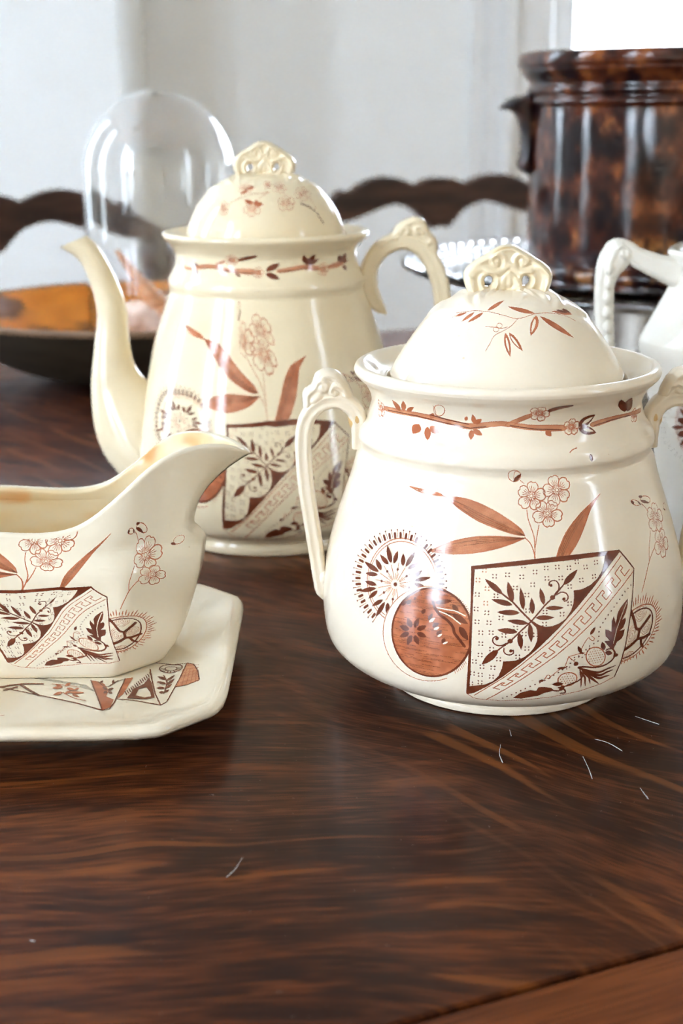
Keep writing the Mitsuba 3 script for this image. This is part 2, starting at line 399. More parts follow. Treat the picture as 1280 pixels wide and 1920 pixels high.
# ------------------------------------------------------------------ the table
B0, B1, BJ = 0.190, 1.348, 0.2853                   # short direction: near edge, far edge, the joint of the border strip
A0, A1 = -0.85, 1.45                                 # long direction
def tabled(m):
    v = np.array(m.vertices)
    return trimesh.Trimesh(np.stack([v[:, 0] * E1[0] + v[:, 1] * E2[0], v[:, 0] * E1[1] + v[:, 1] * E2[1], v[:, 2]], 1), m.faces, process=False)
add('dining_table__top', tabled(box(A0 + 0.1, A1 - 0.1, BJ + 0.0003, B1 - 0.1, -0.028, 0, 0.0008)), 'oak_table')
add('dining_table__border_strip', tabled(box(A0, A1, B0, BJ - 0.0003, -0.030, 0, 0.002)), 'oak_border')
add('dining_table__border_strip', tabled(box(A0, A1, B1 - 0.0994, B1, -0.030, 0, 0.002)), 'oak_border')
add('dining_table__border_strip', tabled(box(A0, A0 + 0.0994, BJ, B1 - 0.1, -0.030, 0, 0.002)), 'oak_border')
add('dining_table__border_strip', tabled(box(A1 - 0.0994, A1, BJ, B1 - 0.1, -0.030, 0, 0.002)), 'oak_border')
for q in ((A0 + .1, A1 - .1, B0 + .08, B0 + .105), (A0 + .1, A1 - .1, B1 - .105, B1 - .08), (A0 + .1, A0 + .125, B0 + .105, B1 - .105), (A1 - .125, A1 - .1, B0 + .105, B1 - .105)):
    add('dining_table__apron', tabled(box(*q, -0.11, -0.0285)), 'oak_border')
leg = [(0, FZ), (.026, FZ), (.030, FZ + .03), (.022, FZ + .06), (.027, FZ + .12), (.034, FZ + .25), (.038, FZ + .42), (.030, FZ + .47), (.040, FZ + .50), (.040, -0.0285), (0, -0.0285)]
for a in (A0 + .13, A1 - .13):
    for b in (B0 + .12, B1 - .12):
        c = E1 * a + E2 * b
        add('dining_table__leg', lathe(leg, c, 24), 'oak_border', smooth=40)
tag('dining_table', 'dark-stained figured oak dining table under all the crockery', 'table')

# ------------------------------------------------------------------ the two chairs beyond the table
RAIL_T = [(-0.1736, 0.1025), (-0.1641, 0.1136), (-0.1562, 0.117), (-0.1444, 0.1131), (-0.1245, 0.1247), (-0.1006, 0.132), (-0.0764, 0.1321), (-0.0561, 0.1266), (-0.0397, 0.1196), (-0.0274, 0.1252), (-0.0151, 0.1288), (0, 0.1300)]
RAIL_B = [(0, 0.0632), (-0.0050, 0.0620), (-0.0110, 0.0605), (-0.0168, 0.0639), (-0.0269, 0.0746), (-0.0394, 0.086), (-0.06, 0.094), (-0.0803, 0.0946), (-0.1086, 0.0868), (-0.1406, 0.0771), (-0.1700, 0.0721)]
def scalloped(top, bot, x_end, z_hi, z_lo):
    segs, cur = [], []
    t = np.vstack([spline(top[:4], 5)[:-1], spline(top[3:9], 6)[:-1], spline(top[8:], 6)])
    b = np.vstack([spline(bot[:4], 4)[:-1], spline(bot[3:], 6)])
    half = np.vstack([t, b])                                    # from the left end along the top to the middle, then back below
    left = np.vstack([[(x_end, z_hi)], t])
    low = np.vstack([b, [(x_end, z_lo)]])
    right = left[::-1] * [-1, 1]
    lowr = low[::-1] * [-1, 1]
    return Polygon(np.vstack([left, right[1:], lowr, low[1:]])).buffer(0)

def chair(loc, label, rz=A22):
    P = lambda m: place(m, (loc[0], loc[1], 0), rz)
    k = 'dining_chair'
    n = 0
    while any(s.startswith(k + '__') for s in scene):
        n += 1
        k = 'dining_chair_%03d' % n
    def curved(m):                                             # rails bow away from the sitter
        v = np.array(m.vertices)
        v[:, 1] += 0.020 * (1 - (v[:, 0] / 0.19)**2)
        return P(trimesh.Trimesh(v, m.faces, process=False))
    def slab(poly, th):
        m = extrude(poly, -th / 2, th / 2)
        v, f = trimesh.remesh.subdivide_to_size(m.vertices, m.faces, 0.03)
        return curved(trimesh.Trimesh(v, f))
    add(k + '__top_rail', slab(scalloped(RAIL_T, RAIL_B, -0.216, 0.080, 0.058), 0.020), 'walnut_chair')
    low = [(x, z * 0.75 - 0.215) for x, z in RAIL_T]
    lowb = [(x, z * 0.75 - 0.215) for x, z in RAIL_B]
    add(k + '__lower_rail', slab(scalloped(low, lowb, -0.186, -0.145, -0.163), 0.018), 'walnut_chair')
    for s in (-1, 1):
        prof = [(0, FZ), (.017, FZ), (.021, FZ + .05), (.019, FZ + .2), (.024, FZ + .42), (.020, FZ + .46), (.024, -.22), (.0205, -.18), (.025, -.08), (.021, 0.01), (.026, .020), (.022, .035), (.0235, .050), (.020, .066), (.009, .077), (0, .079)]
        m = lathe(prof, (s * 0.203, 0.0), 20, n=3)
        add(k + '__back_post', P(m), 'walnut_chair', smooth=True)
        f = [(0, FZ), (.016, FZ), (.020, FZ + .05), (.017, FZ + .22), (.023, FZ + .40), (.020, -.315), (0, -.312)]
        add(k + '__front_leg', P(lathe(f, (s * 0.21, -0.40), 20, n=3)), 'walnut_chair', smooth=True)
        add(k + '__side_stretcher', P(box(s * .2065 - .009, s * .2065 + .009, -.39, -.01, FZ + .17, FZ + .19, .004)), 'walnut_chair')
    add(k + '__seat', P(box(-.225, .225, -.425, .012, -.325, -.287, .012)), 'rush_seat', label='woven rush seat')
    add(k + '__front_stretcher', P(box(-.2, .2, -.408, -.392, FZ + .25, FZ + .268, .004)), 'walnut_chair')
    tag(k, label, 'chair')
chair((0.1479, 2.05), 'dark walnut ladder-back chair whose scalloped rail shows between the teapot and the brown crock')
chair((-0.4141, 1.72), 'dark walnut ladder-back chair whose scalloped rail shows behind the glass dome')

# ------------------------------------------------------------------ crockery: shared pieces
KNOB = Polygon(spline([(-0.0135, -0.004), (-0.0150, 0.0), (-0.0160, .0035), (-0.0170, .0060), (-0.0175, .0085), (-0.0172, .0110), (-0.0157, .0130), (-0.0126, .0154), (-0.0093, .0172), (-0.0060, .0193), (-0.0032, .0206), (0, .0210),
                       (0.0026, .0205), (0.0052, .0191), (0.0080, .0176), (0.0105, .0159), (0.0135, .0140), (0.0158, .0120), (0.0168, .0100), (0.0170, .0078), (0.0164, .0052), (0.0154, .0028), (0.0145, 0.0), (0.0132, -0.004)], 4, True),
               [spline([(-0.0093, .0078), (-0.0084, .0087), (-0.0070, .0088), (-0.0062, .0079), (-0.0066, .0062), (-0.0077, .0053), (-0.0088, .0058)], 3, True)[::-1],
                spline([(0.0056, .0085), (0.0070, .0088), (0.0080, .0076), (0.0076, .0062), (0.0064, .0056), (0.0054, .0062)], 3, True)[::-1]])
def mir(c):
    return [(-x, y) for x, y in c]
def spiral(cx, cy, r0, r1, a0, a1, n=14):
    return [(cx + (r0 + (r1 - r0) * t) * math.cos(a0 + (a1 - a0) * t), cy + (r0 + (r1 - r0) * t) * math.sin(a0 + (a1 - a0) * t)) for t in np.linspace(0, 1, n)]
_c1 = spline([(-0.0125, -0.001), (-0.0138, .005), (-0.0142, .0085), (-0.0128, .0112), (-0.0100, .0120), (-0.0062, .0108), (-0.0030, .0112), (-0.0002, .0135)], 4)
_c2 = spiral(-0.0048, .0148, 0.0034, 0.0012, -0.6, 4.6)
_c3 = spline([(-0.0056, .0020), (-0.0046, .0062), (-0.0036, .0040), (-0.0016, .0088), (0, .0098)], 4)
KNOB_RELIEF = ridge([(c, w, h) for a, w, h in ((_c1, .0016, .0011), (_c2, .0013, .0011), (_c3, .0014, .0010), ([(-0.0048, .0148)], .0013, .0013), ([(-0.0022, .0045), (-0.0020, 0.0075)], .0011, .0008)) for c in (a, mir(a))] + [([(0, .0065), (0, .0105)], .0016, .0011)], 0, 0)
def knob_relief(x, y, d):
    rim = 0.0010 * np.exp(-((d - 0.0016) / 0.0011)**2)
    return KNOB_RELIEF(x, y, d) + rim
KNOB_MESH = pillow(KNOB, 0.00048, 0.0030, 0.0016, knob_relief)

CROWN = [(-0.0793, 0.1095), (-0.0803, 0.1171), (-0.0794, 0.1207), (-0.0766, 0.1228), (-0.0751, 0.1266), (-0.0723, 0.1285), (-0.0688, 0.1287), (-0.0652, 0.1272), (-0.0625, 0.1238), (-0.0605, 0.1195), (-0.0602, 0.1150), (-0.0647, 0.1130), (-0.0710, 0.1130), (-0.0757, 0.1110)]
def crown_mesh(pts, relief):
    return pillow(Polygon(spline(pts, 5, True)).buffer(0), 0.0006, 0.0046, 0.0030, relief)
_k1 = spline([(-0.0785, .1150), (-0.0783, .1190), (-0.0757, .1212), (-0.0742, .1248), (-0.0712, .1264), (-0.0675, .1258), (-0.0645, .1230), (-0.0625, .1185)], 4)
BOWL_CROWN = crown_mesh(CROWN, ridge([(_k1, .0014, .0010), (spiral(-0.0722, .1218, .0030, .0008, 2.6, -2.2), .0013, .0012), (spiral(-0.0672, .1200, .0026, .0007, 0.6, 5.0), .0012, .0012), ([(-0.0755, .1165), (-0.0735, .1180)], .0015, .0010), ([(-0.0722, .1218)], .0014, .0014)], 0, 0))

def groove_section(w, t, n=28, dip=0.22):
    """A handle's cross-section: across w, sideways t, its faces hollowed between two raised edges."""
    a = np.arange(n) * 2 * np.pi / n
    x, y = np.cos(a), np.sin(a)
    x, y = np.sign(x) * np.abs(x)**0.75, np.sign(y) * np.abs(y)**0.75
    y = y * (1 - dip * np.exp(-(x / 0.42)**2))
    return np.stack([x * w, y * t], 1)

class Lathed:
    """The outer skin of a vessel: phi from the side that faces -y, s = length along the profile from the foot."""
    def __init__(self, prof, c, n=8):
        self.c, self.prof = c, spline(prof, n)
        self.s = np.concatenate([[0], np.cumsum(np.linalg.norm(np.diff(self.prof, axis=0), axis=1))])
    def at(self, phi, s, off):
        r, z = np.interp(s, self.s, self.prof[:, 0]), np.interp(s, self.s, self.prof[:, 1])
        e = 0.0006
        tr, tz = np.interp(s + e, self.s, self.prof[:, 0]) - np.interp(s - e, self.s, self.prof[:, 0]), np.interp(s + e, self.s, self.prof[:, 1]) - np.interp(s - e, self.s, self.prof[:, 1])
        l = np.hypot(tr, tz) + 1e-12
        r, z = r + off * tz / l, z - off * tr / l
        return np.stack([self.c[0] + r * np.sin(phi), self.c[1] - r * np.cos(phi), z], -1)

def vessel(outer, inner, c, seg=144, disp=None):
    """A hollow pot: the outer profile upwards to the lip and the inner one down again."""
    p = np.vstack([[(0, outer[0][1])], spline(outer, 8), spline(inner, 5)])
    return lathe(p, c, seg, disp)

# ------------------------------------------------------------------ the covered sugar bowl
BC = (0.065, 0.5528)
BOWL_OUT = [(.0440, 0.0), (.0455, .0008), (.0459, .0030), (.0455, .0046), (.0520, .0074), (.0600, .0105), (.0665, .0145), (.0705, .0195), (.0722, .027), (.0727, .036), (.0722, .045), (.0705, .056), (.0672, .068), (.0635, .079), (.0605, .088), (.0588, .0945),
            (.0573, .0978), (.0576, .1003), (.0583, .1025), (.0574, .1062), (.0547, .1100), (.0529, .1155), (.0533, .1190), (.0553, .1230), (.0580, .1256)]
BOWL_LIP = [(.0580, .1256), (.0594, .1272), (.0597, .1288), (.0590, .1303), (.0577, .1310), (.0560, .1307), (.0535, .1290), (.0505, .1268), (.0478, .1258), (.0466, .1250), (.0458, .1200), (.0480, .108), (.0560, .085), (.0640, .055), (.0650, .035), (.0600, .018), (.0420, .0095), (0, .0085)]
bowl_skin = Lathed(BOWL_OUT, BC)
add('sugar_bowl__body', vessel(BOWL_OUT, BOWL_LIP[1:], BC, 176), 'glaze_bowl', smooth=45)
LID_PROF = [(.0455, .1262), (.0452, .1275), (.0425, .1325), (.0387, .1385), (.0320, .1475), (.0245, .1540), (.0180, .1572), (.0100, .1586), (.0040, .1590)]
def lid_relief(z_from, r_in, r_out, amp):
    def fn(r, z, phi):
        q = np.clip((r_out - r) / (r_out - r_in), 0, 1) * (r > r_in * 0.4) * (z > z_from)
        petal = np.abs(np.cos(phi * 2)) ** 1.5
        edge = r_out - 0.0075 * (1 - petal)
        inside = 1 / (1 + np.exp(-(edge - r) / 0.0005))
        veins = 0.55 + 0.45 * np.cos(phi * 18 + 900 * (r - r_in) * np.sin(phi * 2))
        h = amp * inside * veins * (np.abs(np.sin(phi)) > 0.55) * np.clip((np.abs(np.sin(phi)) - 0.55) / 0.15, 0, 1)
        h = h * (z > z_from)
        return h * 0.4 + 0 * phi, h + 0 * phi
    return fn
lid_skin = Lathed(LID_PROF, BC, 10)
lid_mesh = lathe(np.vstack([[(0, .121)], [(.0440, .121)], [(.0452, .1240)], spline(LID_PROF, 12), [(0, .1590)]]), BC, 176, lid_relief(.140, .012, .0315, .0010))
add('sugar_bowl__lid', lid_mesh, 'glaze_bowl', smooth=45)
add('sugar_bowl__lid__knob', place(KNOB_MESH, (BC[0], BC[1], .1552)), 'glaze_teapot', smooth=True, label='pierced crown-shaped knob')
add('sugar_bowl__lid__chip', place(pillow(Polygon(spline([(-.0062, .0186), (-.0034, .0201), (0, .0203), (.0018, .0199), (-.0012, .0192), (-.0032, .0181), (-.0050, .0172), (-.0070, .0166)], 4, True)).buffer(0), 0.0004, 0.0007, 0.0005), (BC[0] - .0002, BC[1] - 0.0030, .1552)), 'glaze_worn_edge', smooth=True, label='chipped edge of the knob')
HP = spline([(-0.0712, 0.0345), (-0.0731, 0.0382), (-0.0737, 0.0416), (-0.0765, 0.0617), (-0.0789, 0.0785), (-0.0800, 0.0922), (-0.0798, 0.1031), (-0.0774, 0.1106), (-0.0721, 0.1152), (-0.0664, 0.1162), (-0.0611, 0.1137), (-0.0582, 0.1090), (-0.0577, 0.1029), (-0.0585, 0.0964)], 6)
def bowl_handle(s):
    p = np.stack([HP[:, 0] * s, np.zeros(len(HP)), HP[:, 1]], 1)
    t = np.linspace(0, 1, len(p))
    sc = np.interp(t, [0, .05, .5, .75, .92, 1], [.72, .95, 1, 1.05, 1.0, .70])
    return sweep(p, groove_section(.0033, .0056), sc, side=(0, 1, 0))
for s in (1, -1):
    k = add('sugar_bowl__handle', place(bowl_handle(s), (*BC, 0)), 'glaze_bowl', smooth=50)
    c = BOWL_CROWN if s == 1 else fix(np.array(BOWL_CROWN.vertices) * [-1, 1, 1], BOWL_CROWN.faces)
    add(k + '__crown_ornament', place(c, (*BC, 0)), 'glaze_bowl', smooth=True)
    drop = trimesh.creation.icosphere(subdivisions=3, radius=1.0)
    drop.apply_scale([.0022, .0030, .0034])
    add(k + '__scroll_drop', place(drop, (BC[0] - s * .0722, BC[1] - .0028, .0435)), 'glaze_bowl', smooth=True)
    foot = trimesh.creation.icosphere(subdivisions=3, radius=1.0)
    foot.apply_scale([.0030, .0050, .0048])
    add(k + '__joint', place(foot, (BC[0] - s * .0592, BC[1], .1085)), 'glaze_worn_edge', smooth=True, label='yellowed joint')
tag('sugar_bowl', 'covered cream sugar bowl with rust-brown transfer print and two looped handles', 'sugar bowl')

# ------------------------------------------------------------------ the teapot
TC = (-0.0393, 0.772)
POT_OUT = [(.0575, 0.0), (.0592, .0008), (.0597, .0040), (.0588, .0066), (.0600, .0080), (.0650, .0100), (.0705, .0150), (.0735, .0240), (.0742, .0340), (.0732, .0454), (.0716, .0560), (.0694, .0672), (.0657, .0871), (.0619, .1048), (.0570, .1196), (.0531, .1310),
           (.0523, .1340), (.0529, .1372), (.0526, .1400), (.0508, .1432), (.0489, .1475), (.0484, .1516), (.0490, .1545), (.0512, .1578), (.0536, .1602)]
POT_LIP = [(.0548, .1614), (.0552, .1628), (.0546, .1640), (.0530, .1645), (.0505, .1636), (.0470, .1618), (.0440, .1605), (.0430, .1560), (.0460, .140), (.0600, .095), (.0680, .050), (.0670, .030), (.0560, .015), (0, .013)]
pot_skin = Lathed(POT_OUT, TC)
add('teapot__body', vessel(POT_OUT, POT_LIP, TC, 160), 'glaze_teapot', smooth=45)
PLID = [(.0428, .1612), (.0424, .1630), (.0408, .1680), (.0382, .1740), (.0335, .1812), (.0269, .1872), (.0213, .1906), (.0150, .1926), (.0070, .1936), (.0030, .1938)]
plid_skin = Lathed(PLID, TC, 10)
add('teapot__lid', lathe(np.vstack([[(0, .157)], [(.0418, .157)], [(.0428, .1590)], spline(PLID, 12), [(0, .1938)]]), TC, 160, lid_relief(.176, .012, .0310, .0010)), 'glaze_teapot', smooth=45)
add('teapot__lid__knob', place(KNOB_MESH, (TC[0], TC[1], .1900), 0.0, 0.97), 'glaze_teapot', smooth=True, label='pierced crown-shaped knob')
SL = spline([(-0.1101, 0.1561), (-0.1000, 0.1484), (-0.0945, 0.1341), (-0.0924, 0.1197), (-0.0948, 0.1022), (-0.0976, 0.0816), (-0.0973, 0.0607), (-0.0935, 0.0450), (-0.0851, 0.0320), (-0.072, 0.0215)], 8)
SR = spline([(-0.0955, 0.1619), (-0.0882, 0.1539), (-0.0800, 0.1368), (-0.0760, 0.1225), (-0.0754, 0.1050), (-0.0735, 0.0933), (-0.0685, 0.0850), (-0.0600, 0.0760), (-0.0560, 0.0640), (-0.052, 0.052)], 8)
def spout(left, right, depth):
    """A tube between two outlines of one plane, elliptical across it, open and hollow at the tip."""
    c, h = (left + right) / 2, (right - left) / 2
    a = np.arange(28) * 2 * np.pi / 28
    dep = np.interp(np.linspace(0, 1, len(c)), *depth)
    v = np.stack([c[:, None, 0] + h[:, None, 0] * np.cos(a), dep[:, None] * np.sin(a) + 0 * c[:, None, 0], c[:, None, 1] + h[:, None, 1] * np.cos(a)], -1)
    inn = []
    for t, k in ((0.0, 0.80), (1.0, 0.74), (5.0, 0.70)):
        j = int(t)
        inn.append(c[j] + (v[j][:, [0, 2]] - c[j]) * k)
    rows = [np.stack([q[:, 0], v[j][:, 1] * k, q[:, 1]], 1) for q, j, k in ((inn[2], 5, .70), (inn[1], 1, .74), (inn[0], 0, .80))]
    v = np.concatenate([np.stack(rows), v])
    n, m = v.shape[:2]
    f = grid_faces(n, m, True)
    v = v.reshape(-1, 3)
    k = len(v)
    v = np.vstack([v, v[:m].mean(0), v[-m:].mean(0)])
    i = np.arange(m)
    f = np.vstack([f, np.stack([(i + 1) % m, i, np.full(m, k)], 1), np.stack([k - m + i, k - m + (i + 1) % m, np.full(m, k + 1)], 1)])
    return fix(v, f)
add('teapot__spout', place(spout(SL, SR, ([0, .15, .4, .6, .8, 1], [.0062, .0072, .0092, .0125, .020, .026])), (*TC, 0)), 'glaze_teapot', smooth=50)
TH = spline([(0.0642, 0.1190), (0.0602, 0.1232), (0.0562, 0.1296), (0.0548, 0.1370), (0.0556, 0.1450), (0.0600, 0.1522), (0.0672, 0.1570), (0.0751, 0.1580), (0.0825, 0.1546), (0.0883, 0.1475), (0.0930, 0.1365), (0.0949, 0.1250), (0.0956, 0.1115), (0.0940, 0.0921), (0.0890, 0.0700), (0.0790, 0.0530), (0.0690, 0.0420)], 6)
p = np.stack([TH[:, 0], np.zeros(len(TH)), TH[:, 1]], 1)
t = np.linspace(0, 1, len(p))
k = add('teapot__handle', place(sweep(p, groove_section(.0048, .0058), np.interp(t, [0, .04, .12, .9, 1], [.12, .55, 1, 1, .8]), side=(0, 1, 0)), (*TC, 0)), 'glaze_teapot', smooth=50)
TCROWN = [(0.0588, 0.1500), (0.0608, 0.1580), (0.0637, 0.1605), (0.0668, 0.1624), (0.0694, 0.1663), (0.0736, 0.1691), (0.0796, 0.1709), (0.0844, 0.1692), (0.0872, 0.1640), (0.0905, 0.1597), (0.0918, 0.1555), (0.0912, 0.1500), (0.0860, 0.1500), (0.0802, 0.1550), (0.0717, 0.1560), (0.0646, 0.1530)]
_t1 = spline([(.0625, .1575), (.0665, .1602), (.0700, .1642), (.0742, .1670), (.0795, .1686), (.0832, .1670), (.0858, .1622), (.0892, .1580)], 4)
add(k + '__crown_ornament', place(crown_mesh(TCROWN, ridge([(_t1, .0015, .0010), (spiral(.0745, .1630, .0028, .0008, 3.4, -1.5), .0013, .0012), (spiral(.0810, .1632, .0030, .0008, 0.0, 4.6), .0013, .0012), ([(.0690, .1600)], .0018, .0012), ([(.0868, .1572)], .0018, .0012)], 0, 0)), (*TC, 0)), 'glaze_teapot', smooth=True)
foot = trimesh.creation.icosphere(subdivisions=3, radius=1.0)
foot.apply_scale([.0030, .0045, .0050])
add(k + '__joint', place(foot, (TC[0] + .0505, TC[1], .138)), 'glaze_worn_edge', smooth=True, label='yellowed joint')
tag('teapot', 'tall cream teapot with curved spout and rust-brown transfer print, behind the gravy boat', 'teapot')

# ------------------------------------------------------------------ the gravy boat on its octagonal dish
GY = 0.556
def half_line(pts, brk, n=64):
    """Resampled to n + 1 columns: pts at the parameters brk."""
    return np.stack([np.interp(np.linspace(0, 1, n + 1), brk, np.array(pts)[:, k]) for k in range(len(pts[0]))], 1)
def soften(a, n=3):
    for _ in range(n):
        b = a.copy()
        b[1:-1] = (a[:-2] + 2 * a[1:-1] + a[2:]) / 4
        a = b
    return a
X0 = -0.165
BRK = [0, .60, .84, 1]
def level(z, x1, h, ch, xm=X0, soft=2):
    p = half_line([(xm, h, z), (x1 - ch, h, z), (x1, h - ch, z), (x1, 0, z)], BRK)
    return soften(p, soft)
rim_pts = [(X0, .0355, .0700), (-.125, .0355, .0701), (-.103, .0350, .0718), (-.0905, .0332, .0790), (-.0795, .0300, .0880), (-.0660, .0215, .0968), (-.0500, .0105, .0988), (-.0395, .0040, .0958), (-.0364, 0, .0938)]
rim = CubicSpline([0, .27, .44, .56, .66, .79, .90, .97, 1], np.array(rim_pts))(np.linspace(0, 1, 65))
rim[:, 1] = np.maximum(rim[:, 1], 0)
levels = [level(.0105, -.0740, .0312, .017), level(.0135, -.0712, .0335, .018), level(.023, -.0653, .0362, .021), level(.035, -.0608, .0382, .0235), level(.0462, -.0577, .0396, .025), level(.0555, -.0562, .0402, .026, soft=6), level(.0600, -.0578, .0388, .025, soft=24), level(.0640, -.0598, .0374, .024, soft=70)]
neck = levels[-1]
w = np.linspace(0, 1, 65)[:, None]
over = np.clip((w - .5) / .3, 0, 1)
def between(t):
    q = neck + (rim - neck) * t
    # under the lip the wall first rises, then leans out
    bend = neck + (rim - neck) * np.array([t**2.2, t**1.6, t])
    return q * (1 - over) + bend * over
levels += [between(t) for t in (.25, .5, .75, .92)]
outer = np.stack([*levels, rim])
tang = np.gradient(rim, axis=0)
nrm = np.stack([tang[:, 1], -tang[:, 0]], 1)
nrm /= np.linalg.norm(nrm, axis=1, keepdims=True) + 1e-12
nrm[-1] = [-1, 0]
nrm[0] = [0, -1]
inward = np.where((nrm[:, 1:] <= 0) | (np.abs(nrm[:, 1:]) < .3), nrm, -nrm)
inw = np.stack([inward[:, 0], inward[:, 1]], 1)
def inset(a, d, dz=0.0):
    b = a.copy()
    b[:, :2] += inw * d
    b[:, 1] = np.maximum(b[:, 1], 0)
    b[-1, 1] = 0
    b[:, 2] += dz
    return b
lip = np.stack([inset(rim, .0007, .0009), inset(rim, .0018, .0012), inset(rim, .0030, .0007)])
inner_levels = [inset(rim, .0036, -.0006)]
for t, lv in ((.7, between(.7)), (.35, between(.35)), (0, neck), (0, levels[4]), (0, levels[2]), (0, levels[1])):
    q = lv.copy()
    q[:, 0] -= np.where(w[:, 0] > .55, .0040, 0) * np.clip((w[:, 0] - .5) / .2, 0, 1)
    q[:, 1] = np.maximum(q[:, 1] - .0040, 0) * (w[:, 0] < 1)
    inner_levels.append(q)
inner_levels[-1][:, 2] = .0170
inner = np.stack(inner_levels)
def whole(rows):
    """Half loops (front side to the spout's tip) completed by the far side and, mirrored, by the end out of the picture, which has no spout."""
    out = []
    base_rows = [lv for lv in rows]
    for r in base_rows:
        flat = r.copy()
        r2 = r[::-1][1:].copy()
        r2[:, 1] *= -1
        out.append(np.vstack([r, r2]))
    return np.stack(out)
def left_end(rows, n=24):
    """The rounded far end of the boat, from the back side round to the front."""
    out = []
    for r in rows:
        h, z = r[0, 1], r[0, 2]
        a = np.linspace(-np.pi / 2, np.pi / 2, n + 2)[1:-1]
        x = X0 - 0.055 - .8 * h * np.cos(a)
        y = h * np.sin(a)
        out.append(np.stack([x, y, np.full(n, z)], 1))
    return np.stack(out)
def boat_rows(rows):
    w_ = whole(rows)
    return np.concatenate([w_, left_end(rows)], 1)
def to_world(v):
    return np.stack([v[:, 0], GY - v[:, 1], v[:, 2]], 1)
ro = boat_rows(np.concatenate([outer, lip]))
n, m = ro.shape[:2]
def dense(rows, k):
    return np.stack([spline(rows[:, j], k) for j in range(rows.shape[1])], 1)
low = ro[0] * [0, 0, 1] + ro[0].mean(0) * [1, 1, 0]
sk = dense(ro, 3)
def sheet(rows, cap_first):
    n, m = rows.shape[:2]
    v, f = rows.reshape(-1, 3), grid_faces(n, m, True)
    k = len(v)
    c = rows[0].mean(0) if cap_first else rows[-1].mean(0)
    i = np.arange(m) + (0 if cap_first else (n - 1) * m)
    j = np.roll(np.arange(m), -1) + (0 if cap_first else (n - 1) * m)
    f = np.vstack([f, np.stack([j, i, np.full(m, k)] if cap_first else [i, j, np.full(m, k)], 1)])
    return to_world(np.vstack([v, c])), f
bv, bf = sheet(sk, True)
flip = lambda f: f[:, ::-1]
up_ok = trimesh.Trimesh(bv, bf, process=False)
# outward: the front wall's normals look to -y
fn = up_ok.face_normals[np.argmin(np.abs(up_ok.triangles_center - [-.13, GY - .039, .03]).sum(1))]
bf = bf if fn[1] < 0 else flip(bf)
add('gravy_boat__body', (bv, bf), 'glaze_boat', smooth=32)
ri = boat_rows(np.concatenate([lip[-1:], inner]))
iv, jf = sheet(dense(ri, 3), False)
tm = trimesh.Trimesh(iv, jf, process=False)
fn = tm.face_normals[np.argmin(np.abs(tm.triangles_center - [-.15, GY, .017]).sum(1))]
add('gravy_boat__inside', (iv, jf if fn[2] > 0 else flip(jf)), 'glaze_stained', smooth=40, label='cream inside with orange stains')
gh = spline([(-.243, .030), (-.262, .034), (-.277, .050), (-.276, .068), (-.262, .078), (-.243, .074)], 6)
add('gravy_boat__handle', sweep(np.stack([gh[:, 0], np.full(len(gh), GY), gh[:, 1]], 1), groove_section(.0034, .0052), side=(0, 1, 0)), 'glaze_boat', smooth=50)
tag('gravy_boat', 'cream gravy boat with a sweeping spout and rust-brown transfer print, standing on the octagonal dish', 'gravy boat')

DX0, DX1, DY0, DY1, DCH = -0.272, -0.0430, 0.4585, 0.6220, 0.0235
def octagon(ins, z, n=10):
    x0, x1, y0, y1, c = DX0 + ins, DX1 - ins, DY0 + ins, DY1 - ins, DCH - ins * 0.45
    p = [(x0 + c, y0), (x1 - c, y0), (x1, y0 + c), (x1, y1 - c), (x1 - c, y1), (x0 + c, y1), (x0, y1 - c), (x0, y0 + c)]
    p = np.array(p + p[:1])
    q = np.vstack([p[i] + (p[i + 1] - p[i]) * np.linspace(0, 1, n, endpoint=False)[:, None] for i in range(8)])
    for _ in range(2):
        q = (np.roll(q, 1, 0) + 2 * q + np.roll(q, -1, 0)) / 4
    return np.column_stack([q, np.full(len(q), z)])
DISH = [(.060, .0030), (.0370, .0030), (.0350, .0), (.0335, .0), (.0320, .0032), (.024, .0056), (.012, .0090), (.0020, .0128), (.0002, .0146), (.0000, .0162), (.0008, .0175), (.0026, .0181), (.0050, .0177), (.0075, .0165), (.0130, .0136), (.0200, .0114), (.0250, .0103), (.0340, .0102), (.060, .0102)]
rows = np.stack([octagon(a, b) for a, b in DISH])
n, m = rows.shape[:2]
v, f = rows.reshape(-1, 3), grid_faces(n, m, True)
i = np.arange(m)
k = len(v)
v = np.vstack([v, rows[0].mean(0), rows[-1].mean(0)])
f = np.vstack([f, np.stack([(i + 1) % m, i, np.full(m, k)], 1), np.stack([k - m + i, k - m + (i + 1) % m, np.full(m, k + 1)], 1)])
dish = fix(v, f)
add('gravy_dish__body', dish, 'glaze_dish', smooth=40)
tag('gravy_dish', 'cream octagonal dish with raised rim under the gravy boat', 'dish')

# ------------------------------------------------------------------ the white jug at the right edge
JC = (0.2335, 0.7300)
def jug_disp(r, z, phi):
    q = np.clip((r - .03) / .02, 0, 1)
    f = np.abs(((phi * 8 / (2 * np.pi)) % 1) - 0.5) * 2
    return r * q * 0.042 * (f**1.6 - .4) + 0 * z, 0 * r * phi
JUG_OUT = [(.064, 0), (.0660, .0010), (.0660, .0060), (.0650, .0085), (.0658, .0200), (.0668, .0480), (.0700, .0720), (.0742, .0920), (.0770, .1040), (.0777, .1090), (.0768, .1130), (.0725, .1215), (.0680, .1300), (.0652, .1355), (.0634, .1410), (.0625, .1465), (.0640, .1520)]
JUG_LIP = [(.0655, .1545), (.0652, .1562), (.0635, .1568), (.0610, .1560), (.0590, .1520), (.0600, .1420), (.0700, .120), (.0640, .060), (.0600, .012), (0, .010)]
jug_skin = Lathed(JUG_OUT, JC)
add('white_jug__body', vessel(JUG_OUT, JUG_LIP, JC, 192, jug_disp), 'glaze_jug', smooth=35)
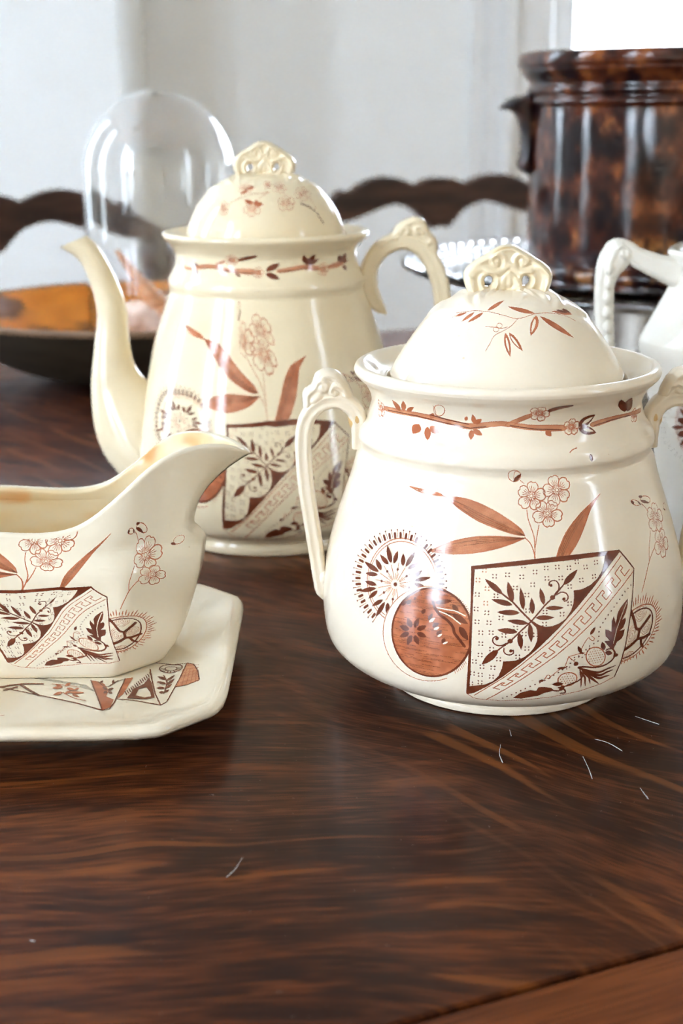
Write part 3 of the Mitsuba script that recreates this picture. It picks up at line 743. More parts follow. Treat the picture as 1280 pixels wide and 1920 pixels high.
jl = [(.0560, .1560), (.0540, .1590), (.0480, .1625), (.0330, .1680), (.0200, .1700), (.0120, .1715), (.0110, .1750), (.0160, .1800), (.0150, .1850), (.0070, .1880), (0, .1885)]
add('white_jug__lid', lathe(np.vstack([[(0, .1505)], [(.0560, .1505)], spline(jl, 6)]), JC, 96), 'glaze_jug', smooth=45)
# the handle leaves the body below, climbs with a row of beads, and returns as a flat arm to the neck
HJ = spline([(.1690, .0330), (.1580, .0400), (.1460, .0560), (.1390, .0800), (.1362, .1084), (.1350, .1306), (.1350, .1440), (.1368, .1530), (.1412, .1572), (.1460, .1560), (.1500, .1530), (.1570, .1500), (.1640, .1472), (.1730, .1442)], 7)
p = np.stack([HJ[:, 0], np.full(len(HJ), JC[1]), HJ[:, 1]], 1)
add('white_jug__handle', sweep(p, groove_section(.0050, .0062, dip=0.1), np.interp(np.linspace(0, 1, len(p)), [0, .1, .6, .75, .9, 1], [1.1, .95, 1, 1.0, 1.25, 1.6]), side=(0, 1, 0)), 'glaze_jug', smooth=50)
kn = Polygon(spline([(.1318, .1290), (.1316, .1440), (.1325, .1545), (.1352, .1602), (.1398, .1626), (.1448, .1612), (.1482, .1572), (.1484, .1522), (.1456, .1476), (.1418, .1432), (.1398, .1370), (.1392, .1290)], 5, True)).buffer(0)
add('white_jug__handle__scroll', place(pillow(kn, .0007, .0070, .0050, ridge([(spiral(.1428, .1555, .0044, .0012, 2.4, -2.6), .0016, .0013), ([(.1352, .1500), (.1380, .1560)], .0022, .0009)], 0, 0)), (0, JC[1], 0)), 'glaze_jug', smooth=True)
for q in range(9):
    z = .148 - q * .0074
    x = float(np.interp(z, [.08, .1084, .1306, .146], [.1390, .1362, .1350, .1353]))
    b = trimesh.creation.icosphere(subdivisions=2, radius=1.0)
    b.apply_scale([.0026, .0026, .0036])
    add('white_jug__handle__bead', place(b, (x + .0006, JC[1] - .0062, z)), 'glaze_jug', smooth=True)
tag('white_jug', 'white ironstone jug with beaded angular handle behind the sugar bowl', 'jug')

# ------------------------------------------------------------------ cake stand and brown crock
KC = (0.2745, 1.150)
plate = [(0, .0860), (.130, .0860), (.150, .0882), (.200, .0945), (.2220, .1020), (.2252, .1050), (.2258, .1072), (.2245, .1084), (.2225, .1072), (.1990, .0985), (.150, .0925), (.132, .0900), (0, .0900)]
add('cake_stand__plate', lathe(plate, KC, 144), 'clear_glass', smooth=40, label='clear pressed-glass plate')
bead = trimesh.creation.icosphere(subdivisions=2, radius=0.0035)
ring_z = lambda r: float(np.interp(r, [.150, .1990, .2225], [.0925, .0985, .1072]))
for r, nb in ((.2180, 96), (.2080, 92), (.1985, 88)):
    ent = mikit.ply((np.array(bead.vertices), np.array(bead.faces)), 'clear_glass', smooth=True)
    for q in range(nb):
        a = 2 * math.pi * (q + (0.5 if r == .2080 else 0)) / nb
        if not (math.pi * 0.88 < a < math.pi * 1.75):               # the part of the rim that the picture shows
            continue
        key = 'cake_stand__plate__bead'
        n = 0
        while key in scene:
            n += 1
            key = 'cake_stand__plate__bead_%03d' % n
        scene[key] = {**ent, 'to_world': T().translate([KC[0] + r * math.sin(a), KC[1] - r * math.cos(a), TOP + ring_z(r) + .0030])}
stem = [(0, 0), (.124, 0), (.126, .003), (.123, .007), (.112, .011), (.1035, .014), (.1030, .020), (.1030, .0760), (.1045, .0785), (.110, .0815), (.112, .0845), (.112, .0858), (0, .0858)]
add('cake_stand__pedestal', lathe(np.array(stem), KC, 96), 'silver', smooth=40, label='tarnished silver pedestal')
tag('cake_stand', 'glass plate with a beaded rim on a silver pedestal, carrying the brown crock', 'cake stand')

CR = [(.118, .0905), (.1225, .0915), (.1245, .0950), (.1235, .0985), (.1260, .1010), (.1272, .1045), (.1258, .1080), (.1232, .1100), (.1240, .1140), (.1246, .1500), (.1246, .2000), (.1242, .2240), (.1250, .2265), (.1272, .2290), (.1265, .2318), (.1250, .2332), (.1252, .2350), (.1275, .2368), (.1274, .2395), (.1258, .2412), (.1262, .2440), (.1300, .2490), (.1325, .2520), (.1330, .2545), (.1345, .2562), (.1350, .2600)]
CL = [(.1342, .2636), (.1320, .2656), (.1285, .2655), (.1250, .2630), (.1205, .2580), (.1180, .2500), (.1175, .2000), (.1175, .1200), (.1150, .1030), (0, .1000)]
add('brown_crock__body', vessel(CR, CL, KC, 160), 'brown_glaze', smooth=50)
for s in (-1, 1):
    lug = [(.1225, .2330), (.1330, .2338), (.1420, .2322), (.1488, .2270), (.1500, .2245), (.1440, .2240), (.1385, .2215), (.1350, .2150), (.1330, .2050), (.1330, .1900), (.1350, .1840), (.1330, .1790), (.1225, .1780)]
    pl = pillow(Polygon(spline([(s * x, z) for x, z in lug], 4, True)).buffer(0), .0016, .011, .006)
    add('brown_crock__lug', place(pl, (KC[0], KC[1], 0)), 'brown_glaze', smooth=True)
tag('brown_crock', 'mottled brown glazed crock with ribbed sides standing on the glass cake stand', 'crock')

# ------------------------------------------------------------------ wooden bowl, glass dome and shell
WC = (-0.171, 1.255)
wi = [(.1700, .0608), (.1660, .0600), (.1560, .0440), (.1300, .0240), (.0900, .0120), (.0500, .0088), (0, .0085)]
wo = [(.0, .0), (.060, 0.0), (.066, .0012), (.095, .0060), (.130, .0190), (.158, .0400), (.1725, .0580)]
wr = [(.1725, .0580), (.1742, .0610), (.1735, .0628), (.1712, .0628), (.1698, .0606)]
def open_lathe(prof, n=6, seg=128, inward=False):
    p = spline(prof, n)
    phi = np.arange(seg) * 2 * np.pi / seg
    v = np.stack([WC[0] + p[:, :1] * np.sin(phi), WC[1] - p[:, :1] * np.cos(phi), np.repeat(p[:, 1:], seg, 1)], -1).reshape(-1, 3)
    f = grid_faces(len(p), seg, True)
    return v, f
def oriented(vf, probe, want):
    m = trimesh.Trimesh(vf[0], vf[1], process=False)
    k = np.argmin(np.linalg.norm(m.triangles_center - probe, axis=1))
    return (vf[0], vf[1] if m.face_normals[k] @ np.array(want) > 0 else vf[1][:, ::-1])
add('wooden_bowl__outside', oriented(open_lathe(wo), np.array([WC[0], WC[1] - .16, .04]), (0, -1, -.3)), 'wood_bowl_outside', smooth=True)
add('wooden_bowl__inside', oriented(open_lathe(wi), np.array([WC[0], WC[1] + .15, .04]), (0, -1, .3)), 'wood_bowl_inside', smooth=True, label='orange-brown inside with dark patches')
add('wooden_bowl__rim', oriented(open_lathe(wr), np.array([WC[0], WC[1] - .1742, .061]), (0, -1, 0)), 'wood_bowl_rim', smooth=True)
tag('wooden_bowl', 'shallow dark wooden bowl with orange inside holding the glass dome', 'bowl')
DC = (-0.1545, 1.250)
dome_o = [(.0655, .0120), (.0655, .1600)] + [(.0655 * math.cos(a), .1765 + .0660 * math.sin(a)) for a in np.linspace(0, math.pi / 2, 28)]
dome_i = [(.0630 * math.cos(a), .1765 + .0635 * math.sin(a)) for a in np.linspace(math.pi / 2, 0, 28)] + [(.0630, .1600), (.0630, .0120)]
pts = np.array(dome_o + dome_i + dome_o[:1])
pts[27, 0] = pts[28 + 2 - 1, 0] = pts[29 + 1, 0] if False else pts[27, 0]
phi = np.arange(112) * 2 * np.pi / 112
pr = np.array(dome_o + dome_i)
v = np.stack([DC[0] + np.maximum(pr[:, :1], 0) * np.sin(phi), DC[1] - np.maximum(pr[:, :1], 0) * np.cos(phi), np.repeat(pr[:, 1:], 112, 1)], -1)
v = np.concatenate([v, v[:1]]).reshape(-1, 3)
dm = trimesh.Trimesh(v, grid_faces(len(pr) + 1, 112, True), process=False)
dm.merge_vertices()
dm.update_faces(dm.nondegenerate_faces())
add('glass_dome', fix(dm.vertices, dm.faces), 'clear_glass', smooth=40, label='tall clear glass dome standing in the wooden bowl', cat='glass dome')

def along(a, b, radii, seg=28, ripple=0.0, turns=0):
    """A shell form: rings along a line, its radius rippled by the whorls."""
    a, b = np.array(a), np.array(b)
    d = (b - a) / np.linalg.norm(b - a)
    u = np.cross(d, [0, 1.0, 0])
    u /= np.linalg.norm(u)
    w_ = np.cross(d, u)
    t = np.linspace(0, 1, 60)
    r = np.interp(t, *radii)
    ang = np.arange(seg) * 2 * np.pi / seg
    rr = r[:, None] * (1 + ripple * np.cos(2 * np.pi * (turns * t[:, None]) + ang))
    v = (a + (b - a) * t[:, None])[:, None] + rr[..., None] * (np.cos(ang)[None, :, None] * u + np.sin(ang)[None, :, None] * w_)
    f = grid_faces(60, seg, True)
    k = 60 * seg
    v = np.vstack([v.reshape(-1, 3), [a], [b]])
    i = np.arange(seg)
    f = np.vstack([f, np.stack([(i + 1) % seg, i, np.full(seg, k)], 1), np.stack([k - seg + i, k - seg + (i + 1) % seg, np.full(seg, k + 1)], 1)])
    return fix(v, f)
add('sea_shell__spire', along((-.1905, 1.235, .1100), (-.1440, 1.245, .0400), ([0, .1, .45, .8, 1], [.0014, .0026, .0062, .0125, .0100]), ripple=.06, turns=9), 'shell_brown', smooth=True, label='long orange-brown tapering spire')
add('sea_shell__body_whorl', along((-.1950, 1.240, .0560), (-.1350, 1.250, .0300), ([0, .15, .45, .8, 1], [.006, .016, .0225, .018, .004]), ripple=.06, turns=3), 'shell_pink', smooth=True, label='pale pink body whorl')
tag('sea_shell', 'pale pink sea shell with a long orange-brown spire, inside the glass dome', 'shell')

# ------------------------------------------------------------------ lint on the table
LINT = [([(0.0936, 0.4860), (0.0978, 0.4818), (0.1018, 0.4758)], 'long white lint fibre on the table right of the sugar bowl'), ([(0.0581, 0.4820), (0.0567, 0.4730), (0.0572, 0.4669)], 'white lint fibre on the table just below the sugar bowl'),
        ([(0.0867, 0.4716), (0.0870, 0.4609), (0.0871, 0.4538)], 'curved white lint fibre below the long one on the table'), ([(0.1024, 0.4463), (0.1027, 0.4415), (0.1035, 0.4384)], 'short white lint fibre nearest the right edge of the photo'),
        ([(0.0629, 0.4950), (0.0629, 0.4893)], 'tiny lint fibre close to the foot of the sugar bowl'), ([(0.1126, 0.5063), (0.1202, 0.4988)], 'thin lint fibre on the dark wood right of the sugar bowl foot'),
        ([(-0.0318, 0.4010), (-0.0337, 0.3929), (-0.0359, 0.3892)], 'faint lint fibre on the bare middle of the table'), ([(-0.0894, 0.3556), (-0.0877, 0.3548)], 'small pale crumb of lint at the lower left of the table')]
for c, lab in LINT:
    q = spline(c, 5) if len(c) > 2 else np.array(c)
    t = np.linspace(0, 1, len(q))
    p = np.column_stack([q, 0.00045 + 0.0004 * np.sin(t * np.pi)])
    add('lint_fibre', sweep(p, circle(6, .00014, .00014), np.interp(t, [0, .6, 1], [.6, 1, 1.3])), 'lint_fibre', label=lab, cat='lint', smooth=True)

# ------------------------------------------------------------------ the transfer prints
# Each line: vessel, motif, kind of mark, ink, width in mm, then points in 1/50 mm on the unrolled skin (u = arc round the pot, v = arc up its profile).
# D: the design on the sugar bowl; its print is repeated on teapot and boat. L: bowl lid, U: teapot lid, T: teapot neck, J: jug, S: dish.
PRINT = r"""
D panel O - 0 -880,4235 -685,4271 -491,4303 -296,4332 -101,4356 97,4378 297,4395 501,4408 709,4417 924,4422 1146,4421 1377,4416 1621,4403 1881,4384 2019,4190 2162,3993 2119,3832 2082,3670 2040,3506 2005,3340 1967,3174 1932,3007 1886,2799 1852,2586 1813,2433 1780,2276 1730,2141 1685,2002 1551,1957 1422,1908 1219,1871 1027,1824 855,1807 689,1783 527,1751 363,1740 202,1722 43,1697 -138,1683 -319,1660 -501,1674 -684,1679 -791,1741 -897,1794 -882,2051 -873,2283 -867,2506 -862,2708 -859,2906 -857,3101 -858,3293 -860,3484 -862,3673 -868,3860 -874,4047
D panel p d 0 -899,4246 -702,4282 -506,4315 -310,4344 -113,4369 86,4390 288,4408 493,4421 703,4430 919,4435 1143,4435 1376,4429 1622,4416 1883,4396 1888,4343 1716,4344 1551,4341 1347,4346 1151,4348 963,4345 780,4338 591,4333 406,4325 224,4313 45,4297 -132,4279 -308,4261 -484,4239 -659,4215 -835,4187 -833,4000 -832,3812 -831,3624 -828,3418 -827,3209 -826,2998 -827,2802 -829,2602 -833,2397 -842,2190 -853,1974 -893,1783 -916,1809 -898,2059 -885,2287 -876,2505 -871,2707 -868,2905 -866,3100 -867,3292 -869,3483 -872,3672 -880,3864 -889,4055;1546,4347 1512,4222 1442,4076 1329,3950 1179,3855 1026,3801 863,3793 867,3698 851,3571 801,3434 704,3292 589,3213 469,3175 363,3170 257,3207 163,3280 133,3273 211,3161 237,3042 225,2911 181,2792 103,2680 13,2605 -111,2545 -211,2535 -311,2524 -325,2406 -378,2233 -469,2116 -607,2034 -730,2005 -855,1974 -903,1782 -775,1837 -666,1924 -560,2004 -434,2115 -309,2221 -175,2354 -41,2481 55,2582 152,2680 250,2776 357,2893 465,3008 576,3120 682,3238 790,3355 903,3469 1020,3594 1143,3716 1274,3837 1420,3980 1576,4121 1718,4232 1871,4341 1882,4391 1710,4371
D panel s d 0.3 1881,4384 2021,4199 2090,4097 2162,3993 2119,3832 2082,3670 2040,3506 2005,3340 1967,3174 1932,3007 1886,2799 1852,2586 1813,2433 1780,2276 1730,2141 1685,2002
D panel s d 0.45 1881,4384 2021,4199 2090,4097 2162,3993
D panel s r 0.22 -897,1794 -805,1697 -684,1669 -501,1664 -319,1649 -138,1673 44,1687 204,1711 365,1728 529,1739 691,1773 857,1800 1027,1820 1220,1869 1422,1908 1551,1957 1685,2002
D panel s r 0.28 1905,4277 1742,4153 1591,4027 1471,3925 1357,3821 1248,3716 1126,3603 1010,3488 900,3371 778,3253 661,3134 546,3011 435,2887 314,2780 195,2670 77,2556 -40,2439 -174,2318 -308,2192 -433,2087 -560,1976 -666,1882 -777,1774;2126,3936 1991,3847 1864,3755 1757,3677 1655,3598 1496,3464 1347,3327 1207,3186 1073,3078 945,2967 821,2852 677,2733 536,2609 387,2492 239,2371 115,2271 -8,2167 -132,2067 -256,1962 -348,1888 -441,1805 -587,1663
D panel M r 0.3 1917,4206 1618,3965 1278,3655 929,3315 471,2842 -4,2397 -273,2149 -525,1938 -704,1779 2075,3963 1725,3721 1154,3213 791,2883 507,2638 214,2412 -28,2205 -276,2005 -546,1750
D panel T d 0.34 2044,3718 1841,3588 1514,3281 1391,3143 1311,3024 1298,2865 1272,2788 1140,2742 1016,2610 930,2539 833,2467 692,2343 553,2247 369,2124 139,2015 -89,1875 -321,1726
D panel A d 0 -342,3767 -653,4033 -441,3920 -176,3630 -263,3998 -161,3799 0,3490 -48,3886 24,3663 -175,3579 -532,3670 -314,3666 -58,3438 -432,3443 -215,3491 83,3243 -263,3294 -58,3312 -88,3087 -424,3119 -226,3152 151,3410 134,3705 188,3537 341,3570 281,3879 358,3709 364,3513 678,3497 495,3466 198,3344 510,3333 329,3295 106,3242 133,2887 73,3091 -65,3074 -25,2755 -94,2935 684,3907 965,4162 838,3973 -389,2748 -657,2442 -540,2671
D panel S d 0.42 -567,2547 -389,2748 -206,2915 -54,3087 129,3281 341,3545 493,3695 684,3907 865,4083
D panel S d 0.5 -487,3902 -342,3767 -176,3630 -35,3464 129,3281 210,3187
D panel D d 1.75 488,3696 -206,2915
D panel D d 1.15 470,3916 684,3656 -421,2953 -191,2730
D panel S d 0.35 527,3752 598,3836 609,3912 575,3978 514,4000 450,3978 433,3923;564,3742 645,3782 726,3755 758,3690 738,3631 687,3612;-267,2873 -345,2828 -432,2835 -483,2891 -480,2961 -435,2994 -394,2970;-303,2778 -302,2711 -262,2663 -200,2654 -151,2693 -157,2747
D panel Q d 0.4 3,4279 399,4230 598,4237 809,4208 1124,4189 -488,4085 -270,4120 -28,4084 203,4166 404,4044 647,4037 1340,4246 1270,4002 1021,3964 -136,3885 156,3941 -766,3740 -454,3738 797,3871 -773,3479 -596,3422 -361,3338 -750,3247 -556,3242 58,3758 70,3476 356,3441 -682,3050 -515,3062 -308,3018 -123,3160 16,3048 200,3030 346,3221 644,3383 780,3565 -676,2844 -498,2751 -683,2626 66,2776 -79,2619 -385,2565 -774,2493 -650,2401 -473,2394 -806,2251 -674,2236 -493,2212 -831,2041 -678,2079 966,4303
D panel Q w 0.42 -768,4000 -605,3858 -618,3593 -667,4185
D panel p d 0 1927,3477 1824,3406 1740,3330 1684,3248 1655,3121 1636,3071 1605,3216 1561,3126 1546,2928 1483,2977 1427,2998 1432,2868 1513,2771 1406,2775 1482,2681 1549,2593 1607,2600 1661,2713 1759,2752 1804,2819 1828,2917 1717,2914 1797,2962 1857,3078 1846,3134 1776,3109 1864,3237 1911,3361
D panel s x 0.28 1896,3418 1819,3287 1747,3155 1701,3058 1657,2959 1622,2831 1591,2700
D panel S d 0.5 1587,2590 1637,2495 1602,2390 1465,2305 1259,2288 1070,2332 954,2344
D panel E r 0.36 1257,2501 1425,2531 1330,2312
D panel Y r 0.3 1257,2501 1425,2531 1330,2312
D panel E r 0.36 771,2115 928,2159 829,1980
D panel Y r 0.3 771,2115 928,2159 829,1980
D panel S d 0.42 1444,2597 1514,2611 1587,2585 1627,2512 1612,2445
D panel D d 1.3 1670,2451
D panel A d 0 1432,2552 1583,2507 1493,2487 1407,2605 1367,2772 1436,2676 703,2033 507,2038 615,2076 725,1985 645,1883 662,1980 571,2355 740,2366 646,2334 1137,2945 1237,3076 1203,2980 990,2613 917,2760 988,2688 952,2619 1028,2622 986,2606 368,2139 275,2120 324,2155
D panel p d 0 -130,1746 -18,1875 144,1937 252,1913 282,1993 378,1993 501,1962 555,1909 485,1876 390,1857 299,1800 157,1770 15,1733
D panel S d 0.42 531,1905 632,1884 715,1923 765,1833 679,1820
D panel S r 0.22 1164,2919 1217,2865 1191,2823 1138,2859 1112,2895 1048,2823 980,2683;368,2144 422,2238 471,2205 450,2162 413,2180;460,2191 574,2297 643,2348 703,2364
D panel s r 0.22 1041,2611 902,2603 760,2573 847,2487 937,2398;760,2559 703,2370
D panel D d 1.7 899,2417
D panel D d 0.36 1002,2529 1050,2577 941,2565 867,2547 819,2511 797,2444 789,2366 742,2337 1092,2640 1129,2689
D panel W d 0.693 980,2329 1157,2236 1340,2170 1504,2209 1677,2243
D panel W d 0.847 980,2329 1167,2205 1362,2106 1492,2138 1628,2166;980,2329 1163,2176 1356,2047 1461,2055 1570,2060
D panel W d 0.924 980,2329 1074,2206 1170,2114 1270,2019 1377,1919
D panel W d 0.616 980,2329 1068,2199 1158,2101 1180,2029 1204,1955;969,2308 1027,2194 1085,2114 1098,2021 1115,1925
D panel W d 0.539 969,2308 993,2200 1016,2125 1025,2018 1038,1906
D panel S d 0.42 941,2335 1023,2271 1039,2151 966,2058 843,2015 722,1970 624,1959
D leaf L r 9 36,4821 -145,4843 -401,4917 -811,5054 -1189,5239 -1496,5412 -1673,5495 -2028,5519 -2374,5527 36,4821 -48,4954 -350,5162 -711,5338 -1054,5440 -1339,5462 -1534,5454 -2017,5452 -2374,5527
D leaf L r 6 35,4776 -342,4802 -679,4794 -961,4754 -1356,4626 -1687,4425 35,4776 -256,4654 -610,4542 -992,4461 -1388,4420 -1687,4425;586,4385 672,4602 849,4884 1139,5150 1407,5319 1653,5460 798,4387 967,4578 1103,4761 1250,4998 1407,5234 1653,5460
D leaf S r 0.3 35,4787 134,4681 195,4513 207,4375
D flowers F r 0.27 172,5535 454,5480 118,5268;697,5620 991,5702 779,5338;483,5211 733,5067 324,4993
D flowers S r 0.27 84,5282 100,5135 151,4976 203,4801 212,4643 210,4392;306,5007 261,4817 217,4608
D flowers E r 0.24 -160,5912 -34,5912 -157,5795
D flowers A d 0 -180,5785 -20,5952 -85,5830
D flowers S r 0.18 -173,5855 -149,6003 -77,5985
D flowers S r 0.22 -42,5820 35,5759
D disc O - 0 -741,3027 -743,2886 -765,2746 -806,2609 -865,2478 -941,2355 -1033,2245 -1140,2147 -1259,2067 -1388,2005 -1523,1963 -1662,1944 -1799,1948 -1932,1976 -2056,2027 -2168,2099 -2265,2192 -2344,2301 -2405,2425 -2446,2560 -2464,2704 -2460,2852 -2434,3001 -2388,3146 -2321,3286 -2235,3414 -2134,3529 -2020,3627 -1895,3705 -1763,3761 -1627,3795 -1491,3805 -1358,3792 -1232,3756 -1115,3699 -1011,3622 -922,3527 -849,3417 -794,3295 -758,3164
D disc E d 0.6 -1538,2920 -824,3019 -1519,2075
D disc e r 0 -1538,2920 -824,3019 -1519,2075
D disc H d 0.11 -1538,2920 -824,3019 -1519,2075
D disc S r 0.22 -1237,2090 -1314,2047 -1395,2011 -1479,1984 -1565,1964 -1651,1954 -1736,1954 -1821,1963 -1903,1981 -1982,2008 -2057,2044 -2127,2089 -2192,2141 -2250,2201 -2301,2268 -2345,2341 -2382,2419 -2411,2502 -2431,2589 -2443,2679 -2446,2771 -2440,2864 -2426,2958 -2404,3050 -2374,3141 -2335,3229 -2289,3314 -2236,3394 -2176,3469 -2110,3537 -2040,3599 -1965,3653 -1887,3699 -1805,3737 -1722,3766 -1638,3785 -1553,3796 -1469,3797 -1386,3789 -1306,3771
D disc s r 0.16 -1201,3650 -1151,3702;-1171,3635 -1119,3683;-1142,3617 -1088,3663;-1114,3598 -1058,3641;-1088,3578 -1030,3618;-1062,3556 -1002,3593;-1037,3533 -976,3567;-1013,3509 -952,3540;-991,3483 -928,3511;-970,3456 -906,3481;-950,3428 -885,3450;-931,3399 -866,3418;-914,3370 -848,3384;-898,3339 -832,3350;-883,3307 -817,3315;-870,3275 -804,3279;-858,3241 -792,3242;-942,2499 -905,2435;-962,2467 -927,2401;-982,2436 -950,2367;-1004,2405 -975,2335;-1027,2375 -1001,2303;-1051,2347 -1028,2272;-1076,2319 -1056,2243;-1103,2293 -1086,2214
D disc A d 0 -1770,2890 -1591,2848 -1710,2824 -1809,2839 -1731,2667 -1819,2739 -1868,2826 -1941,2620 -1944,2749 -1911,2859 -2098,2737 -2009,2850 -1914,2919 -2107,2952 -1977,2983 -1874,2970 -1962,3136 -1867,3068 -1815,2982 -1752,3179 -1744,3056 -1772,2949 -1600,3059 -1679,2955 -1575,3161 -1506,3308 -1515,3209 -1492,3054 -1388,3148 -1424,3061 -1418,2912 -1327,3026 -1355,2937 -1319,2784 -1266,2881 -1268,2807 -1830,3518 -1876,3530 -1838,3554 -1999,3385 -1918,3490 -1933,3408 -1699,3269 -1642,3367 -1643,3293 -2089,3344 -2006,3450 -2027,3371
D disc A x 0 -1563,3130 -1454,3236 -1501,3156 -1473,3007 -1370,3074 -1419,3013 -1403,2886 -1318,2951 -1357,2895 -1306,2763 -1214,2822 -1260,2771
D disc S d 0.8 -1515,3519 -1464,3397 -1365,3293 -1239,3214 -1145,3107 -1111,2991 -1030,2891 -940,2769
D disc A d 0 -1483,3502 -1181,3588 -1346,3498 -1167,3353 -895,3190 -1078,3234 -1038,3131 -885,2886 -1018,2991 -1176,3524 -1048,3368 -1152,3429 -1348,3350 -1126,3337 -1256,3324
D disc S x 0.35 -1435,3423 -1271,3415 -1110,3403 -949,3335;-1390,3365 -1204,3305 -1020,3177
D star E r 0.3 -2195,3778 -1452,3910 -2073,2996
D star E r 0.24 -2195,3778 -1494,3904 -2080,3056
D star s r 0.16 -1438,3912 -1313,3929;-1429,3809 -1304,3808;-1433,3706 -1309,3687;-2603,3017 -2688,2873;-2704,3061 -2810,2924;-2800,3118 -2926,2988;-2887,3185 -3033,3065;-2965,3262 -3130,3154;-3031,3348 -3212,3254;-3084,3442 -3279,3363;-3123,3542 -3327,3481;-3146,3647 -3357,3604;-3155,3754 -3367,3732;-3146,3862 -3357,3860;-3119,3970 -3325,3989;-3075,4074 -3271,4114;-3014,4173 -3195,4233;-2938,4265 -3101,4344;-2849,4348 -2992,4444;-2749,4420 -2869,4530;-2641,4479 -2737,4601;-2527,4524 -2599,4655;-2410,4555 -2457,4692;-2291,4571 -2314,4710;-2174,4571 -2173,4711;-2060,4557 -2038,4694;-1951,4528 -1909,4659;-1850,4486 -1790,4608;-1757,4431 -1681,4542;-1674,4364 -1584,4463;-1602,4288 -1501,4372;-1543,4202 -1431,4271;-1495,4110 -1377,4162;-1460,4013 -1338,4047
D star D d 0.62 -1313,3929 -1304,3808 -1309,3687 -2688,2873 -2810,2924 -2926,2988 -3033,3065 -3130,3154 -3212,3254 -3279,3363 -3327,3481 -3357,3604 -3367,3732 -3357,3860 -3325,3989 -3271,4114 -3195,4233 -3101,4344 -2992,4444 -2869,4530 -2737,4601 -2599,4655 -2457,4692 -2314,4710 -2173,4711 -2038,4694 -1909,4659 -1790,4608 -1681,4542 -1584,4463 -1501,4372 -1431,4271 -1377,4162 -1338,4047
D star B d 0.75 -1432,3861 -1362,3865 -1429,3758 -1360,3752 -1440,3655 -1372,3640 -2654,3038 -2706,2960 -2753,3088 -2816,3014 -2845,3150 -2919,3081 -2928,3222 -3013,3159 -3000,3304 -3094,3248 -3060,3394 -3162,3347 -3105,3491 -3214,3453 -3137,3594 -3249,3566 -3152,3700 -3268,3683 -3152,3808 -3268,3802 -3135,3916 -3249,3922 -3099,4022 -3209,4039 -3047,4124 -3150,4153 -2978,4220 -3072,4259 -2895,4308 -2978,4357 -2800,4385 -2872,4443 -2696,4451 -2755,4516 -2585,4503 -2631,4574 -2469,4541 -2501,4616 -2350,4565 -2369,4642 -2232,4573 -2238,4651 -2116,4566 -2110,4643 -2005,4545 -1987,4619 -1899,4509 -1871,4579 -1802,4460 -1764,4525 -1714,4399 -1668,4458 -1637,4327 -1583,4378 -1571,4246 -1512,4289 -1517,4157 -1453,4191 -1476,4062 -1409,4086 -1448,3963 -1378,3977
D star D d 1.5 -2274,3699
D star s r 0.2 -2310,3782 -2367,3905 -2427,4028
D star s r 0.17 -2273,3789 -2274,3946 -2277,4102
D star D d 1 -2275,3979
D star s r 0.15 -2287,3799 -2304,3910;-2259,3799 -2244,3911
D star s r 0.2 -2237,3782 -2183,3906 -2130,4030
D star s r 0.17 -2207,3763 -2092,3873 -1979,3980
D star D d 1 -2067,3896
D star s r 0.15 -2209,3780 -2137,3868;-2190,3761 -2098,3829
D star s r 0.2 -2187,3734 -2059,3784 -1935,3832
D star s r 0.17 -2180,3700 -2022,3698 -1869,3693
D star D d 1 -1989,3697
D star s r 0.15 -2169,3713 -2056,3726;-2170,3686 -2058,3671
D star s r 0.2 -2240,3616 -2192,3490 -2148,3364
D star s r 0.17 -2276,3608 -2283,3449 -2294,3288
D star D d 1 -2285,3415
D star s r 0.15 -2263,3598 -2252,3486;-2290,3598 -2310,3485
D star s r 0.2 -2312,3615 -2372,3487 -2435,3357
D star s r 0.17 -2343,3634 -2467,3517 -2597,3396
D star D d 1 -2494,3491
D star s r 0.15 -2341,3617 -2418,3524;-2360,3635 -2459,3563
D star s r 0.2 -2363,3663 -2501,3606 -2644,3545
D star s r 0.17 -2370,3697 -2544,3691 -2729,3680
D star D d 1 -2583,3689
D star s r 0.15 -2381,3684 -2504,3665;-2381,3710 -2504,3720
D star s r 0.2 -2362,3732 -2500,3779 -2645,3824
D star s r 0.17 -2341,3762 -2465,3870 -2596,3976
D star D d 1 -2492,3893
D star s r 0.15 -2359,3759 -2458,3825;-2339,3778 -2415,3866
D star A d 0 -2443,4059 -2611,4365 -2464,4206 -2494,4021 -2735,4158 -2561,4112 -2378,4068 -2350,4310 -2319,4168 -2117,4060 -1986,4364 -2019,4175 -2178,4062 -2217,4289 -2150,4165 -2069,4030 -1873,4182 -1960,4066 -1904,3844 -1605,3954 -1763,3854 -1937,3886 -1784,4060 -1841,3936 -1901,3791 -1677,3757 -1814,3739 -2137,3332 -2038,3011 -2137,3180 -2088,3370 -1912,3217 -2042,3274 -2196,3324 -2251,3072 -2261,3220 -2451,3324 -2623,2988 -2566,3195 -2388,3326 -2373,3089 -2427,3217 -2499,3353 -2735,3167 -2624,3304 -2681,3529 -3083,3355 -2860,3497 -2643,3489 -2838,3282 -2760,3424 -2686,3584 -2982,3580 -2797,3625 -2683,3835 -3094,3932 -2823,3919 -2695,3780 -3013,3729 -2827,3800 -2636,3880 -2817,4056 -2668,3981
D branch R r 0 -3651,6912 -2472,6956 -1661,6905 -1152,6858 -465,6934 148,6863 931,6830 926,6730 150,6774 -463,6845 -1147,6757 -1662,6811 -2492,6867 -3671,6824;-362,6875 -99,7002 157,7096 186,7026 -60,6926 -273,6830
D branch R d 0 538,7197 752,7266 1023,7292 1043,7247 792,7189 562,7126
D branch R r 0 1695,6824 2326,6867 2972,6847 3859,6809 3840,6740 2969,6789 2328,6791 1714,6743
